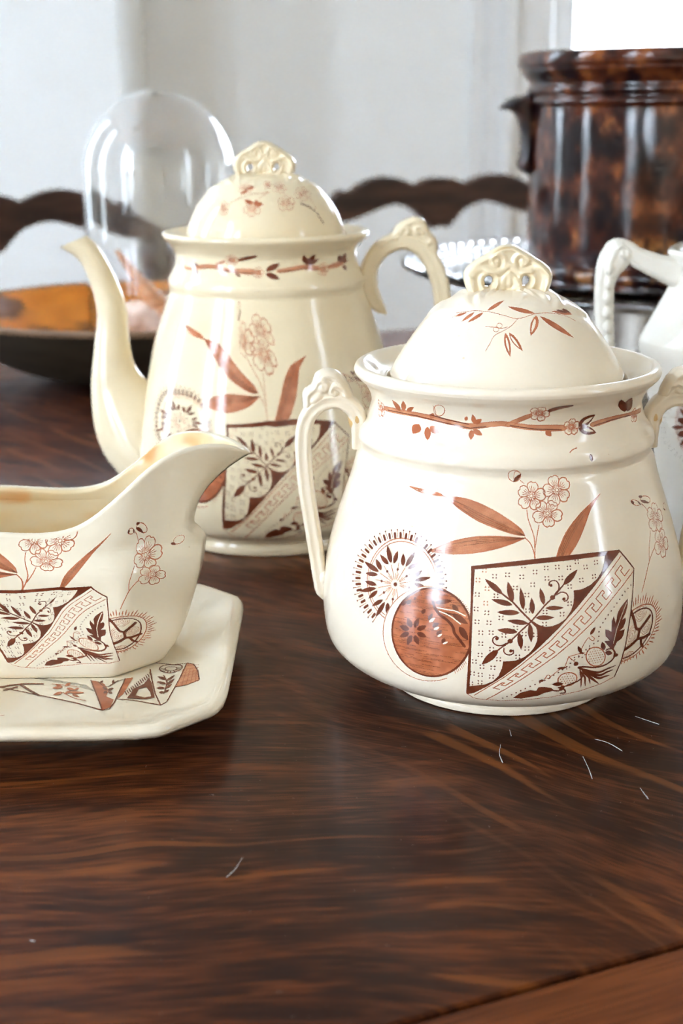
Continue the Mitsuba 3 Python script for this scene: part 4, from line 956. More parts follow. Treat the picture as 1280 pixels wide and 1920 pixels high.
D branch s d 0.3 -3565,6852 -3146,6875 -2797,6884 -2490,6885 -2197,6869 -1923,6848 -1663,6823 -1401,6800 -1148,6774 -975,6797 -803,6818;-260,6853 -78,6831 104,6808 287,6782 484,6773 685,6762 891,6749;1734,6758 2017,6786 2330,6808 2656,6808 3050,6795;-2125,6959 -1889,6927 -1662,6893 -1422,6870 -1188,6845
D branch F r 0.27 -3931,6832 -3718,6865 -3834,6666;350,7106 575,7033 297,6937;1143,6789 1347,6775 1123,6628;3306,6758 3504,6727 3215,6628
D branch E r 0.26 -1853,7083 -1714,7098 -1884,6953
D branch S r 0.2 -1962,6958 -1947,7080 -1978,7171
D branch A r 0 -3042,6904 -3225,7122 -3033,7037 -2926,6920 -2813,7169 -2791,7036 -2816,6936 -2539,7067 -2677,6954 -2430,6735 -2545,6541 -2610,6685 -2190,6716 -2111,6464 -2243,6602 -2125,6723 -1861,6624 -2054,6622 -2125,6959 -2012,6908 -2133,6880 -1054,6863 -1083,7053 -1013,6952 -1040,6864 -884,6964 -944,6867 -1104,6748 -1110,6563 -1170,6673 -1076,6750 -861,6660 -1013,6668 -1257,6911 -1213,7004 -1200,6939 531,6753 650,6643 528,6671
D branch A d 0 1315,6777 1745,6977 1570,6792 1312,6749 1775,6624 1459,6626 2808,6894 2384,7238 2816,7018 2926,6889 2815,7215 3111,6961
D branch A x 0 1414,6814 1714,6942 1571,6840 1430,6723 1713,6658 1534,6670
D branch p d 0 1457,6249 1502,6216 1514,6147 1481,6100 1438,6138 1430,6195
D branch S r 0.3 1002,6312 1083,6361 1195,6390
L lid S r 0.22 -2958,1614 -2104,1719 -1295,1722 -536,1639 73,1563 907,1667 1728,1663 2485,1541 2835,1400;73,1563 -203,1402 -439,1303 -816,1171 -942,1008 -996,932 -1055,843;-1230,1358 -885,1352 -617,1329 -383,1359;-2986,1498 -2678,1622
L lid A r 0 -1396,1753 -627,2089 -1030,1833 -1989,1682 -2356,1427 -2222,1598 -1525,1699 -2048,1421 -1824,1610 -2378,1664 -2841,1523 -2635,1628 914,1675 -379,1885 452,1813 935,1626 467,1166 582,1445 1085,1606 2171,1058 1441,1325 -445,1235 -265,745 -463,1012 -310,1236 140,861 -193,1038 3014,1555 1838,1708 2592,1660
L lid A x 0 822,1552 524,1237 632,1423 -418,1144 -294,831 -403,1005 -265,1177 37,924 -167,1054
L lid E r 0.22 -688,1391 -579,1392 -677,1335;-801,1305 -696,1307 -788,1251
L lid A d 0 2194,1724 2763,1605 2340,1648 2620,1735 2986,1590 2671,1653
U lid F r 0.27 -1906,907 -1594,913 -1771,686;1099,1602 1491,1507 827,1371;1193,1064 1652,1055 1101,812;2431,1345 2781,1198 1903,1131;-1089,1585 -539,1554 -1049,1399;-445,904 -117,761 -682,733;342,1722 618,1719 317,1539
U lid S r 0.3 -2403,652 -2046,828;-1643,1028 -1228,1201 -624,1341 -36,1379 419,1434;-162,1205 112,1317 419,1434
U lid S d 0.7 1923,1028 2304,918 2616,755 2749,565 2842,436
U lid S r 0.3 2643,1153 2713,984 2667,810
U lid A r 0 -403,1039 -913,1160 -581,1154 -403,1039 78,1018 -201,953 -272,1019 -292,1162 -181,1078 -878,1536 -530,1614 -659,1497 -863,1510 -1243,1337 -1114,1487
T branch R r 0 -3364,8017 -2860,8002 -2373,8092 -1766,8128 -1236,8061 -810,8049 -291,8043 -288,7912 -802,7933 -1226,7963 -1760,8034 -2275,8001 -2834,7949 -3339,7975;-1662,8142 -1425,8223 -1293,8254 -1298,8199 -1462,8144 -1610,8086
T branch R d 0 -782,8309 -498,8370 -173,8412 -170,8354 -483,8272 -762,8243
T branch s d 0.35 -2441,7999 -2085,8024 -1761,8045 -1488,8012 -1228,7978 -903,7966 -592,7951 -289,7934
T branch A d 0 -2452,8046 -2759,8146 -2523,8123 -2520,7978 -2370,7809 -2519,7898 -889,7932 -689,7837 -825,7865
T branch F r 0.27 -1028,8265 -806,8225 -1098,8105;-122,7959 55,7920 -165,7813;-3561,8043 -3340,8024 -3521,7918;2203,7973 2412,7916 2080,7814
T branch R r 0 551,8023 985,8072 1438,8114 2003,8063 1980,7958 1427,8010 975,7968 546,7952;2458,8051 3007,8116 3321,8076 3003,7998 2462,7979
T branch s d 0.35 565,7962 769,7975 977,7986 1237,8008 1507,8028 1741,8001 1984,7971
T branch A d 0 130,8003 629,8177 382,8006 128,7937 582,7780 279,7797 1595,8108 1431,8391 1633,8238 1615,8107 1886,8384 1823,8178 1635,8106 2045,8245 1846,8118 3157,8087 3016,8298 3240,8179 3221,8083 3420,8313 3464,8149 3250,8067 3600,8137 3447,8061 3241,8041 3345,7852 3190,7948
D gear E r 0.34 2048,2780 2605,2777 1819,2285
D gear E d 0.4 2048,2780 2497,2781 1853,2349
D gear W r 0.42 2742,2792 2682,2785 2623,2776;2755,2725 2678,2725 2600,2724;2756,2651 2663,2663 2570,2673;2637,2609 2585,2616 2533,2622;2617,2535 2553,2554 2489,2572;2585,2457 2512,2492 2440,2525;2461,2441 2424,2461 2386,2481;2412,2367 2370,2404 2328,2440;2349,2292 2307,2348 2266,2402;2238,2304 2219,2337 2201,2369;2164,2237 2149,2289 2134,2340;2074,2292 2070,2304 2067,2315;2001,2270 2001,2283 2000,2296;1929,2252 1932,2267 1935,2282;1860,2241 1865,2257 1871,2273;1794,2234 1802,2252 1811,2270;1732,2234 1743,2253 1754,2272;1675,2240 1689,2260 1703,2279;1624,2252 1640,2273 1656,2293;1578,2271 1596,2292 1614,2313;1402,2172 1491,2257 1579,2339;1438,2276 1494,2324 1549,2371;1366,2291 1446,2351 1525,2409;1298,2318 1404,2388 1508,2452;1370,2428 1434,2465 1497,2499;1318,2473 1406,2514 1492,2551;1275,2528 1385,2570 1492,2605;1374,2622 1437,2642 1499,2661;1350,2684 1432,2703 1511,2718;1336,2755 1434,2768 1529,2776;1445,2825 1499,2829 1552,2833;1448,2902 1514,2896 1579,2890;1461,2987 1536,2966 1611,2944;1565,3024 1605,3010 1645,2997;1587,3107 1635,3076 1682,3047;1619,3194 1670,3142 1722,3093;1710,3193 1736,3164 1763,3135;1747,3272 1776,3221 1806,3173;1793,3351 1821,3277 1851,3207;1869,3317 1883,3276 1898,3236;1921,3386 1934,3323 1947,3261;1984,3457 1990,3367 1998,3282;2050,3398 2050,3348 2050,3298;2118,3455 2110,3380 2104,3309;2193,3504 2174,3406 2157,3313;2239,3419 2225,3365 2211,3312;2319,3452 2291,3377 2265,3305;2405,3475 2361,3383 2318,3292;2430,3378 2399,3326 2370,3275;2515,3386 2467,3319 2419,3252;2603,3382 2534,3303 2465,3224;2596,3282 2552,3237 2507,3192;2677,3265 2611,3211 2545,3156;2758,3237 2667,3177 2578,3116;2715,3142 2659,3108 2604,3073;2782,3104 2703,3066 2625,3028;2843,3056 2741,3019 2639,2980;2767,2974 2706,2953 2646,2930;2811,2919 2728,2900 2645,2880;2845,2855 2741,2843 2638,2828
D gear s d 0.9 1988,3228 2059,3014 2093,2875 2175,2822 2141,2658 1965,2562 1825,2509;2175,2822 2305,2912 2458,3022;2141,2658 2275,2641 2457,2664;2220,2630 2232,2530 2284,2464
D gear S r 0.14 2256,3139 2251,3126 2235,3117 2220,3108 2204,3108 2195,3117 2184,3126 2189,3140 2197,3152 2208,3161 2226,3169 2241,3166 2252,3157 2254,3147;2297,3141 2286,3112 2251,3091 2218,3071 2184,3072 2164,3091 2142,3111 2152,3142 2169,3169 2193,3190 2232,3209 2264,3201 2289,3181 2293,3159;2338,3143 2320,3095 2265,3060 2214,3026 2162,3028 2132,3061 2099,3094 2116,3146 2143,3191 2179,3226 2240,3257 2289,3244 2328,3210 2332,3173;2375,3144 2350,3081 2278,3035 2211,2990 2143,2993 2104,3036 2063,3081 2086,3149 2120,3210 2168,3257 2247,3298 2311,3280 2361,3234 2367,3185;2011,2751 2001,2730 1983,2714 1965,2699 1950,2700 1944,2715 1938,2730 1947,2752 1959,2772 1972,2788 1992,2801 2005,2796 2013,2781 2012,2765;2044,2753 2026,2710 1988,2679 1952,2649 1922,2651 1911,2680 1898,2710 1918,2756 1940,2796 1967,2827 2007,2854 2033,2842 2049,2813 2046,2780;2079,2755 2051,2691 1993,2644 1938,2598 1893,2602 1877,2646 1859,2691 1888,2760 1922,2820 1961,2866 2020,2906 2059,2889 2085,2845 2081,2796;2108,2757 2071,2674 1995,2612 1924,2552 1866,2556 1847,2614 1825,2674 1864,2764 1907,2842 1958,2903 2032,2956 2082,2933 2116,2874 2111,2811;2388,2816 2381,2801 2361,2789 2341,2778 2321,2778 2310,2788 2297,2798 2304,2814 2314,2828 2329,2839 2352,2850 2371,2846 2385,2837 2386,2825;2433,2818 2419,2788 2377,2765 2338,2743 2298,2743 2275,2763 2250,2782 2264,2814 2284,2843 2313,2865 2360,2886 2397,2880 2425,2860 2429,2837;2471,2820 2450,2775 2389,2741 2333,2708 2275,2708 2244,2738 2209,2767 2230,2815 2259,2858 2300,2892 2367,2922 2420,2913 2461,2882 2466,2849;1963,2370 1955,2358 1934,2348 1914,2338 1895,2338 1884,2346 1872,2354 1880,2367 1891,2379 1906,2388 1930,2397 1948,2395 1961,2387 1961,2378;2012,2373 1996,2348 1951,2329 1910,2310 1868,2309 1845,2325 1819,2340 1836,2366 1859,2390 1890,2409 1939,2426 1977,2422 2006,2407 2009,2389;2062,2376 2040,2342 1972,2315 1909,2288 1844,2287 1807,2308 1768,2329 1791,2365 1825,2397 1871,2423 1945,2448 2004,2443 2050,2422 2055,2398
D sprig F r 0.27 3218,4726 3564,4610 3093,4447;3194,4238 3424,4057 2983,4001
D sprig S r 0.28 2282,3517 2451,3791 2623,4023 2776,4154 2895,4224
D sprig S r 0.24 2623,4023 2681,4219 2779,4392 2881,4553;2800,5087 2895,5006 2980,4893
D sprig E r 0.26 2998,5131 3189,5102 3029,5055
D sprig A d 0 2788,5160 3097,5036 2874,5094 2773,5210 2878,5235 2870,5193
D sprig E r 0.22 2606,5149 2733,5116 2633,5090
D sprig A d 0 2506,5211 2515,5128 2462,5190 2701,5159 2764,5067 2696,5127
D sprig E r 0.16 3943,4764 4051,4740 3927,4697
D sprig A d 0 3770,4769 3879,4703 3797,4729
J medallion E r 0.34 -3103,3764 -2313,3906 -3145,2945
J medallion E r 0.3 -3103,3764 -2386,3894 -3143,3019
J medallion D d 0.62 -2242,3917 -2252,3790 -2277,3663 -2317,3539 -2374,3419 -2445,3306 -2532,3202 -2632,3108 -2745,3026 -2869,2957 -3004,2903 -3147,2864 -3298,2841 -3453,2833 -3610,2842 -3767,2868 -3918,2909 -4060,2967 -4185,3040 -4288,3129 -4359,3233 -4393,3352 -4386,3482 -4339,3622 -4259,3766 -4150,3912 -4021,4054 -3880,4187 -3733,4310 -3584,4418 -3437,4509 -3293,4582 -3154,4636 -3022,4669 -2897,4683 -2780,4677 -2673,4652 -2575,4608 -2489,4547 -2414,4469 -2352,4378 -2303,4275 -2268,4162 -2248,4042
J medallion D d 0.4 -2188,3926 -2198,3790 -2224,3654 -2267,3522 -2326,3394 -2402,3273 -2493,3162 -2599,3062 -2719,2974 -2851,2901 -2995,2843 -3149,2801 -3310,2776 -3478,2768 -3649,2776 -3821,2802 -3989,2845 -4148,2904 -4292,2980 -4411,3073 -4495,3183 -4535,3309 -4526,3449 -4470,3600 -4375,3757 -4249,3916 -4102,4070 -3944,4215 -3781,4347 -3619,4463 -3459,4561 -3305,4639 -3157,4697 -3016,4732 -2884,4747 -2760,4740 -2646,4712 -2543,4665 -2451,4599 -2372,4517 -2306,4419 -2254,4309 -2217,4188 -2195,4059
J medallion A d 0 -3502,3681 -4075,3554 -3716,3693 -3480,3618 -3850,3394 -3662,3569 -3467,3756 -3794,3828 -3554,3848 -3356,3943 -3670,4146 -3427,4082 -3403,3870 -3769,3867 -3523,3932 -3276,3992 -3333,4257 -3233,4132 -3077,4095 -3040,4480 -3000,4269 -3154,4058 -3292,4278 -3152,4191 -3004,4087 -2836,4365 -2883,4186 -2837,4045 -2559,4360 -2680,4145 -2901,4066 -2804,4358 -2804,4184 -2808,3988 -2534,4110 -2678,3987 -2753,3831 -2386,3894 -2597,3802 -2771,3894 -2522,4080 -2639,3928 -2778,3759 -2536,3661 -2706,3663 -2862,3580 -2595,3365 -2792,3442 -2825,3650 -2550,3627 -2725,3583 -2931,3535 -2862,3275 -2964,3399 -3123,3434 -3141,3052 -3200,3259 -3045,3471 -2898,3254 -3040,3340 -3201,3439 -3393,3151 -3340,3335 -3398,3472 -3797,3115 -3609,3354 -3321,3456 -3435,3156 -3439,3330 -3435,3527 -3832,3365 -3608,3514
S scroll s d 0.42 -6680,25795 -6136,25528 -5602,25266 -5077,25008 -4506,24648;-4506,24648 -4673,25199 -4838,25710 -4960,26101;-4506,24648 -4378,24704 -4332,25045 -4320,25496 -4299,25909 -4297,26174;-4331,25174 -3984,25108 -3439,24862 -3335,24978 -3263,25579 -3189,26207 -3141,26830;-3439,24862 -3602,25382 -3762,26111 -3864,26655;-3780,26988 -3430,26892 -3141,26830 -2984,26638 -2859,26201 -2780,25674 -3004,25606 -3252,25662
S scroll p r 0 -4960,26101 -4811,26045 -4667,25916 -4537,25602 -4530,25297 -4367,25144 -4373,24801 -4506,24648 -4657,25100;-4297,26174 -4142,26246 -4177,25907 -4224,25393 -4311,25173
S scroll p w 0 -3141,26830 -2984,26638 -2859,26201 -2780,25674 -3004,25606 -3252,25662 -3189,26207
S scroll s r 0.3 -3149,26697 -2881,26527;-3164,26521 -2867,26374;-3179,26347 -2852,26223;-3194,26175 -2838,26073;-3208,26005 -2824,25925;-3223,25838 -2810,25778;-3237,25672 -2797,25633;-3214,25681 -3182,26532;-3125,25680 -3108,26465;-3036,25678 -3035,26399;-2946,25677 -2962,26332;-2857,25675 -2890,26266
S scroll p d 0 -4118,25210 -4059,25645 -3890,25902 -3829,26219 -3735,25899 -3595,25231 -3751,25143
S scroll p x 0 -3976,25338 -3958,25643 -3829,25744 -3715,25485 -3669,25282 -3803,25234
S scroll s d 0.35 -3929,25287 -3929,25643;-3885,25286 -3893,25642;-3841,25285 -3856,25641;-3797,25284 -3820,25641;-3753,25283 -3783,25640;-3709,25283 -3747,25639;-4149,25371 -4202,25514;-4123,25441 -4176,25585;-4097,25512 -4149,25657;-4070,25583 -4123,25729;-4044,25655 -4097,25801;-4017,25727 -4070,25874;-3991,25799 -4043,25947;-3964,25872 -4017,26020;-3937,25945 -3990,26094;-3910,26018 -3963,26168;-3883,26092 -3935,26242;-3855,26166 -3908,26317;-3828,26240 -3880,26392;-3800,26315 -3853,26468
S scroll E d 0.4 -3447,26669 -3217,26665 -3422,26449
S scroll E d 0.3 -3447,26669 -3330,26667 -3435,26559
S scroll s d 0.35 -3330,26667 -3229,26665;-3334,26625 -3237,26585;-3356,26589 -3277,26518;-3391,26566 -3342,26474;-3435,26559 -3424,26460;-3480,26568 -3508,26477;-3521,26592 -3584,26524;-3551,26629 -3639,26592;-3565,26671 -3665,26673
S scroll S d 0.45 -3553,26321 -3453,25999 -3437,25685 -3444,25399
S scroll A d 0 -3474,26106 -3670,26270 -3555,26235 -3468,26052 -3322,26296 -3389,26098 -3449,25894 -3658,26003 -3539,26002 -3443,25841 -3309,26103 -3365,25888 -3449,25686 -3628,25689 -3532,25749 -3437,25685 -3333,25839 -3376,25694 -3449,25480 -3543,25462 -3498,25534 -3445,25480 -3356,25581 -3392,25465
S scroll S d 0.4 -4807,26024 -4602,25758 -4441,26038 -4330,26121
S scroll A d 0 -4557,25602 -4683,25760 -4606,25721 -4554,25582 -4452,25704 -4493,25575 -4549,25551 -4614,25450 -4596,25564 -4537,25551 -4439,25437 -4499,25449 -4504,25913 -4516,26124 -4483,25986 -4758,25970 -4713,26075 -4721,25970
S scroll S d 0.9 -6680,25795 -6458,25896 -6224,25944 -5875,25937;-6294,25893 -6076,25629 -5842,25371;-6563,25638 -6354,25789
S scroll S r 0.3 -5691,25934 -5436,25877 -5172,25768;-5409,25515 -5161,25258 -4896,25104
S scroll A r 0 -5457,25773 -5651,25725 -5555,25826 -5457,25773 -5642,25933 -5536,25899 -5426,25825 -5332,25980 -5362,25824 -5366,25720 -5185,25614 -5284,25605 -5288,25513 -4982,25487 -5149,25441 -5257,25564 -5359,25463 -5318,25580 -5409,25515 -5567,25396 -5496,25534 -5209,25410 -5047,25286 -5139,25310 -5205,25614 -5122,25716 -5154,25608
S scroll s r 0.25 -6368,24433 -6303,24451
"""
TO_BOAT = ([(37.6,87.7),(43.2,79.9),(2.6,65.9),(-13.1,48.8),(19.3,83.2),(-17.9,35.9),(-11.7,33.4),(25.1,50.0),(15.4,42.3),(38.5,69.5),(31.7,52.1),(33.7,40.0),(3.4,110.7),(13.9,112.4),(9.7,104.2),(33.1,109.2),(11.7,87.7),(0.7,96.0),(4.1,87.5),(59.3,102.7),(64.4,94.6),(63.7,84.8),(45.6,70.3),(52.0,54.3),(-7.0,103.2)],
           [(-96.0,51.5),(-90.1,47.1),(-119.9,36.7),(-130.3,26.0),(-109.3,47.5),(-130.8,18.7),(-124.3,16.4),(-98.8,26.8),(-104.4,22.6),(-92.2,41.1),(-94.2,28.5),(-87.4,18.9),(-117.6,68.8),(-107.5,68.6),(-112.8,61.2),(-88.2,70.9),(-108.2,50.9),(-124.0,56.9),(-122.6,49.9),(-77.5,71.9),(-75.9,61.0),(-73.7,53.4),(-85.4,41.9),(-76.9,29.5),(-130.2,63.8)])
TO_POT = ([(-17.6,84.7),(37.6,87.7),(43.2,79.9),(-17.9,35.9),(-11.7,33.4),(2.6,65.9),(-13.1,48.8),(38.5,69.5),(31.7,52.1),(33.1,109.2),(11.7,87.7),(16.0,87.7),(-47.5,110.5),(0.7,96.0),(-33.7,88.5),(3.4,110.7),(13.9,112.4),(9.7,104.2),(-3.0,117.8),(4.1,87.5),(-45.5,74.0),(-46.5,91.1),(-62.0,71.0),(-30.8,41.5)],
          [(-17.8,81.4),(35.5,81.3),(43.3,72.6),(-19.2,26.9),(-10.5,20.6),(1.4,61.4),(-13.8,44.7),(37.8,61.1),(31.3,44.9),(23.3,115.5),(5.5,82.3),(11.2,82.5),(-52.1,130.0),(-2.0,97.0),(-31.6,90.8),(-11.2,123.9),(-0.9,129.5),(1.5,117.6),(-13.9,138.5),(2.3,83.1),(-45.0,80.8),(-46.4,94.1),(-62.0,76.6),(-32.0,41.0)])

INK = {'d': 'ink_dark', 'r': 'ink_rust', 'w': 'ink_wash'}

def ellipse(q, n=48, k=1.0):
    t = np.linspace(0, 2 * np.pi, n, endpoint=False)
    return q[0] + k * ((q[1] - q[0]) * np.cos(t)[:, None] + (q[2] - q[0]) * np.sin(t)[:, None])
def line(q, w):
    return LineString(q).buffer(w * .62, quad_segs=2)
def almond(b, t, m):
    d, side = t - b, m - (b + .42 * (t - b))
    u = np.linspace(0, 1, 9)[:, None]
    h = np.sin(np.pi * u**0.85)**0.85
    return Polygon(np.vstack([b + d * u + side * h, (b + d * u - side * h)[::-1][1:-1]])).buffer(0)
def taper(q, w):
    c = spline(q, 4)
    t = np.gradient(c, axis=0)
    t /= np.linalg.norm(t, axis=1, keepdims=True) + 1e-9
    n = np.stack([-t[:, 1], t[:, 0]], 1)
    h = (np.sin(np.pi * np.linspace(0.02, .98, len(c))) ** .7)[:, None] * w / 2 + .04
    return Polygon(np.vstack([c + n * h, (c - n * h)[::-1]])).buffer(0)
_pet = np.array([(.20, -.05), (.36, -.26), (.62, -.40), (.86, -.34), (.99, -.14), (.93, 0.0), (1.0, .16), (.84, .36), (.60, .40), (.36, .25), (.20, .05)])
def blossom(q, w):
    ax, ay, out = q[1] - q[0], q[2] - q[0], []
    def to(p):
        p = np.asarray(p, float)
        return q[0] + p[:, :1] * ax + p[:, 1:] * ay
    for i in range(5):
        a = 2 * np.pi * i / 5 - np.pi / 2
        R_ = np.array([[math.cos(a), math.sin(a)], [-math.sin(a), math.cos(a)]])
        sc = 1.0 if i % 2 else .94
        out.append(line(to(spline(_pet * sc, 3) @ R_), w * (1.35 if i in (1, 2) else 1.0)))
        for s_, e in ((-.16, .56), (-.06, .66), (.05, .60), (.15, .55)):
            out.append(line(to(np.array([(.27, s_ * .5), (e, s_ * 1.3)]) @ R_), w * .66))
    out.append(line(np.vstack([ellipse([q[0], q[0] + .12 * ax, q[0] + .12 * ay], 14)] * 2)[:15], w * .8))
    return out
def meander(a, b, w):
    """A Greek key between two border lines."""
    def res(p, n):
        c = spline(p, 10)
        s = np.concatenate([[0], np.cumsum(np.linalg.norm(np.diff(c, axis=0), axis=1))])
        return np.stack([np.interp(np.linspace(0, s[-1], n), s, c[:, k]) for k in (0, 1)], 1)
    n, per = 12, 24
    A_, B_ = res(a, n * per + 1), res(b, n * per + 1)
    key = [(0, .86), (.62, .86), (.62, .38), (.34, .38), (.34, .14), (1.0, .14), (1.0, .86)]
    pts = []
    for i in range(n - 1):
        pts += [(i + x, y) for x, y in key]
    out = []
    for x, y in pts:
        j = min(x * per, n * per)
        j0 = int(j)
        out.append(A_[j0] * (1 - y) + B_[j0] * y)
    return line(np.array(out), w)

def marks(kind, ink, w, q):
    """[(ink, polygon)] of one mark."""
    if kind in 'pR':
        g = Polygon(spline(q, 3, True) if kind == 'R' else q).buffer(0)
        return [(ink, g)] if kind == 'p' or ink == 'd' else [('w', g), ('r', g.boundary.buffer(.13))]
    if kind == 's':
        return [(ink, line(q, w))]
    if kind == 'S':
        return [(ink, line(spline(q, 6), w))]
    if kind == 'D':
        return [(ink, Point(p).buffer(w * .5 if w > .6 else w * .75, quad_segs=4 if w > .8 else 2)) for p in q]
    if kind == 'Q':
        return [(ink, Point(p + np.array([x, y]) * .56).buffer(w * .70, quad_segs=2)) for p in q for x in (-1, 1) for y in (-1, 1)]
    if kind == 'A':
        return [(ink, almond(*q[i:i + 3])) for i in range(0, len(q) - 2, 3)]
    if kind == 'B':
        return [(ink, line(q[i:i + 2], w)) for i in range(0, len(q) - 1, 2)]
    if kind == 'E':
        e = ellipse(q)
        return [(ink, line(np.vstack([e, e[:2]]), w))]
    if kind == 'e':
        return [(ink, Polygon(ellipse(q)))]
    if kind == 'F':
        return [(ink, g) for g in blossom(q, w)]
    if kind == 'W':
        return [(ink, taper(q, w))]
    if kind == 'M':
        n = len(q) // 2
        return [(ink, meander(q[:n], q[n:], w))]
    if kind == 'T':
        l = LineString(spline(q, 6))
        return [(ink, Point(l.interpolate(s).coords[0]).buffer(w * .85, quad_segs=2)) for s in np.arange(.4, l.length, 1.75)]
    if kind == 'Y':
        e, rnd, out = Polygon(ellipse(q, 24, .86)), np.random.default_rng(5), []
        x0, y0, x1, y1 = e.bounds
        for i, y in enumerate(np.arange(y0, y1, .92)):
            for x in np.arange(x0 + (i % 2) * .46, x1, .92):
                p = Point(x, y)
                if e.contains(p):
                    out.append((ink, p.buffer(w * .72, quad_segs=2)))
        return out
    if kind == 'L':
        n = int(w)
        a, b = spline(q[:n], 6), spline(q[n:], 6)
        def res(c, m=25):
            s = np.concatenate([[0], np.cumsum(np.linalg.norm(np.diff(c, axis=0), axis=1))])
            return np.stack([np.interp(np.linspace(0, s[-1], m), s, c[:, k]) for k in (0, 1)], 1)
        a, b = res(a), res(b)
        out = [('w', Polygon(np.vstack([a, b[::-1]])).buffer(0)), ('r', line(a, .26)), ('r', line(b, .26))]
        rnd = np.random.default_rng(len(q))
        for t in np.linspace(.07, .93, 12):
            i0, i1 = int(rnd.uniform(0, 3)), int(rnd.uniform(18, 25))
            out.append(('r', line((a * (1 - t) + b * t)[i0:i1], rnd.uniform(.12, .22))))
        for t in np.linspace(.1, .45, 4):
            out.append(('d', line((a * (1 - t) + b * t)[:int(rnd.uniform(12, 20))], .14)))
        return out
    if kind == 'H':
        e, out = Polygon(ellipse(q, 48, .98)), []
        x0, y0, x1, y1 = e.bounds
        rnd = np.random.default_rng(3)
        for y in np.arange(y0, y1, .42):
            x = x0
            while x < x1:
                l = rnd.uniform(1.5, 7)
                if rnd.random() < .50 - .40 * (x - x0) / (x1 - x0):
                    g = line([(x, y + rnd.uniform(-.05, .05)), (x + l, y + rnd.uniform(-.05, .05))], w).intersection(e)
                    if not g.is_empty:
                        out.append(('d', g))
                x += l + rnd.uniform(.2, 1.0)
        return out
    return []

design, masks = {}, {}
for row in PRINT.strip().splitlines():
    tgt, motif, kind, ink, w, rest = row.split(' ', 5)
    for chunk in rest.split(';'):
        q = np.array([tuple(map(int, s.split(','))) for s in chunk.split()], float) / 50
        if kind == 'O':
            masks[motif] = Polygon(q).buffer(0)
        else:
            design.setdefault((tgt, motif), []).extend(marks(kind, ink, float(w), q))

def layers(tgt, motif):
    """{ink: geometry} of one motif, cut by the motifs that lie over it."""
    out, items = {}, design.get((tgt, motif), [])
    cut = {'star': ['disc', 'panel'], 'disc': ['panel'], 'leaf': ['panel'], 'flowers': ['panel'], 'gear': ['panel'], 'sprig': ['panel']}.get(motif, []) if tgt == 'D' else []
    hole = shapely.union_all([g for i, g in items if i == 'x'])
    for ink in 'wrd':
        g = [g for i, g in items if i == ink]
        if not g:
            continue
        g = shapely.union_all(g)
        if not hole.is_empty:
            g = g.difference(hole)
        for c in cut:
            g = g.difference(masks[c])
        out[ink] = g
    return out

def pieces(g, cell):
    """Triangles (points, faces) of a planar geometry, none longer than the cell."""
    g = g.simplify(.012)
    x0, y0, x1, y1 = g.bounds
    V, F, n = [], [], 0
    xs, ys = np.arange(x0, x1, cell), np.arange(y0, y1, cell)
    X, Y = [a.ravel() for a in np.meshgrid(xs, ys)]
    shapely.prepare(g)
    boxes = shapely.box(X, Y, X + cell, Y + cell)
    boxes = boxes[shapely.intersects(g, boxes)]
    for p in shapely.get_parts(shapely.intersection(g, boxes)):
        for q in (p.geoms if hasattr(p, 'geoms') else [p]):
            if q.geom_type != 'Polygon' or q.area < 1e-4:
                continue
            try:
                v, f = trimesh.creation.triangulate_polygon(q, engine='earcut')
            except Exception:
                continue
            V.append(v), F.append(f + n)
            n += len(v)
    return np.vstack(V), np.vstack(F)

def warp(a, b):
    a, b = np.array(a), np.array(b)
    return RBFInterpolator(a, b, kernel='thin_plate_spline', smoothing=.3)
OFFSET = {'w': .00008, 'r': .00013, 'd': .00018}
NAMES = {'panel': 'printed_fan_panel', 'leaf': 'printed_leaves', 'flowers': 'printed_flowers', 'disc': 'printed_disc', 'star': 'printed_star_medallion', 'gear': 'printed_spiked_roundel', 'sprig': 'printed_flower_sprig',
         'branch': 'printed_blossom_branch', 'lid': 'printed_spray', 'medallion': 'printed_medallion', 'scroll': 'printed_scroll'}
def put(owner, tgt, motif, surface, cell=2.6, through=None, clip=None):
    first = None
    for ink, g in reversed(list(layers(tgt, motif).items())):
        if clip is not None:
            g = g.intersection(clip)
        if g.is_empty:
            continue
        p, f = pieces(g, cell)
        if through is not None:
            p = through(p)
        v = surface(p, OFFSET[ink])
        ok = np.isfinite(v).all(1)
        f = f[ok[f].all(1)]
        if not len(f):
            continue
        m = trimesh.Trimesh(np.nan_to_num(v), f, process=False)
        m.remove_unreferenced_vertices()
        m.merge_vertices(digits_vertex=7)
        base = '%s__%s' % (owner, NAMES[motif])
        if first is None:
            first = add(base, m, INK[ink], smooth=True)
        elif owner.count('__') == 0:
            add('%s__%s' % (first, {'w': 'pale_wash', 'r': 'light_ink', 'd': 'dark_ink'}[ink]), m, INK[ink], smooth=True)
        else:
            add(base + {'w': '_wash', 'r': '_lines', 'd': '_shading'}[ink], m, INK[ink], smooth=True)

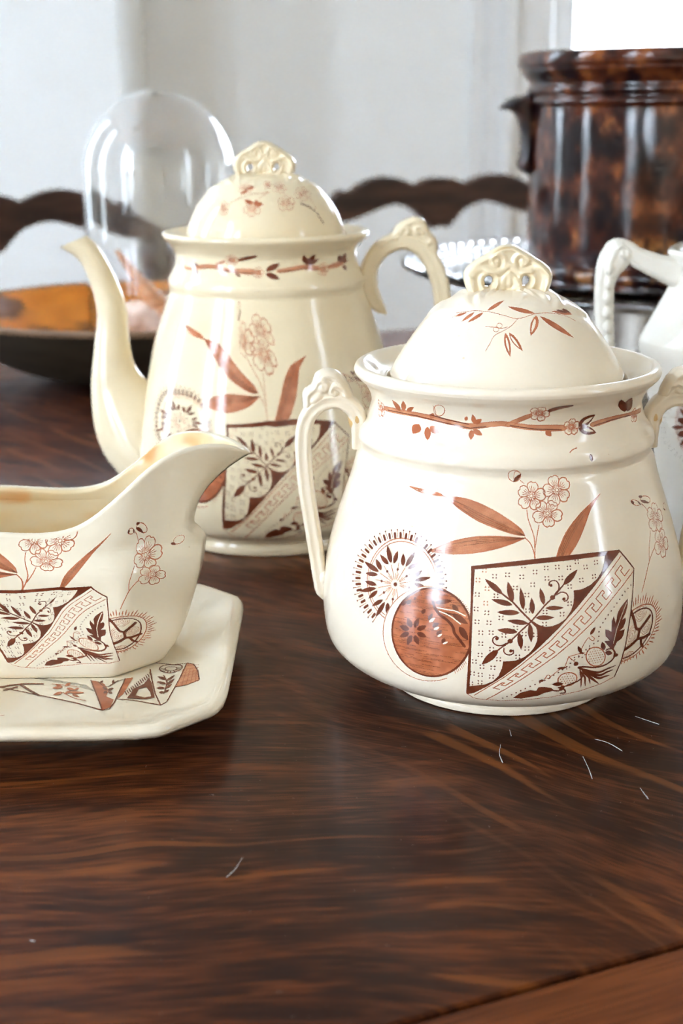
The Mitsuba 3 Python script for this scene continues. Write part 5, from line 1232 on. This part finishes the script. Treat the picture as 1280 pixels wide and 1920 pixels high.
def on_skin(skin):
    return lambda p, off: skin.at(p[:, 0] / 1000 / .065, p[:, 1] / 1000, off)
for motif in ('star', 'disc', 'leaf', 'flowers', 'gear', 'sprig', 'panel'):
    put('sugar_bowl', 'D', motif, on_skin(bowl_skin))
put('sugar_bowl', 'D', 'branch', on_skin(bowl_skin), 1.6)
put('sugar_bowl__lid', 'L', 'lid', on_skin(lid_skin))
to_pot, to_boat = warp(*TO_POT), warp(*TO_BOAT)
for motif in ('star', 'disc', 'leaf', 'flowers', 'gear', 'sprig', 'panel'):
    put('teapot', 'D', motif, on_skin(pot_skin), through=to_pot)
put('teapot', 'T', 'branch', on_skin(pot_skin), 1.6)
put('teapot__lid', 'U', 'lid', on_skin(plid_skin))

bt = trimesh.Trimesh(bv, bf, process=False)
q = (bt.vertices[:, 1] < GY - .002) & (bt.vertex_normals[:, 1] < -.15)
boat_y = LinearNDInterpolator(bt.vertices[q][:, [0, 2]] * 1000, bt.vertices[q][:, 1])
def on_boat(p, off):
    d = .15
    y = boat_y(p)
    y = np.where(p[:, 1] > np.interp(p[:, 0], rim[:, 0] * 1000, rim[:, 2] * 1000) - .5, np.nan, y)     # the print ends at the rim
    gx, gz = (boat_y(p + [d, 0]) - boat_y(p - [d, 0])) / (2 * d) * 1000, (boat_y(p + [0, d]) - boat_y(p - [0, d])) / (2 * d) * 1000
    n = np.stack([gx, -np.ones(len(p)), gz], 1)
    n /= np.linalg.norm(n, axis=1, keepdims=True)
    return np.stack([p[:, 0] / 1000, y, p[:, 1] / 1000], 1) + n * off
for motif in ('disc', 'leaf', 'flowers', 'gear', 'sprig', 'panel'):
    put('gravy_boat', 'D', motif, on_boat, 1.5, through=to_boat)
dq = (dish.vertices[:, 2] > .0102) & (dish.vertex_normals[:, 2] > .1)
dish_z = LinearNDInterpolator(dish.vertices[dq][:, :2] * 1000, dish.vertices[dq][:, 2])
put('gravy_dish', 'S', 'scroll', lambda p, off: np.column_stack([p / 1000, dish_z(p) + off]), 1.5)

jm = trimesh.Trimesh(*[np.array(a) for a in (vessel(JUG_OUT, JUG_LIP, JC, 192, jug_disp).vertices, vessel(JUG_OUT, JUG_LIP, JC, 192, jug_disp).faces)], process=False)
def on_jug(p, off):
    a = jug_skin.at(p[:, 0] / 1000 / .065, p[:, 1] / 1000, 0)
    dx, dy = a[:, 0] - JC[0], a[:, 1] - JC[1]
    r, phi = np.hypot(dx, dy), np.arctan2(dx, -dy)
    k = jug_disp(r, a[:, 2], phi)[0]
    s = (r + k + off * 1.6) / r
    return np.column_stack([JC[0] + dx * s, JC[1] + dy * s, a[:, 2]])
put('white_jug', 'J', 'medallion', on_jug, 1.5)
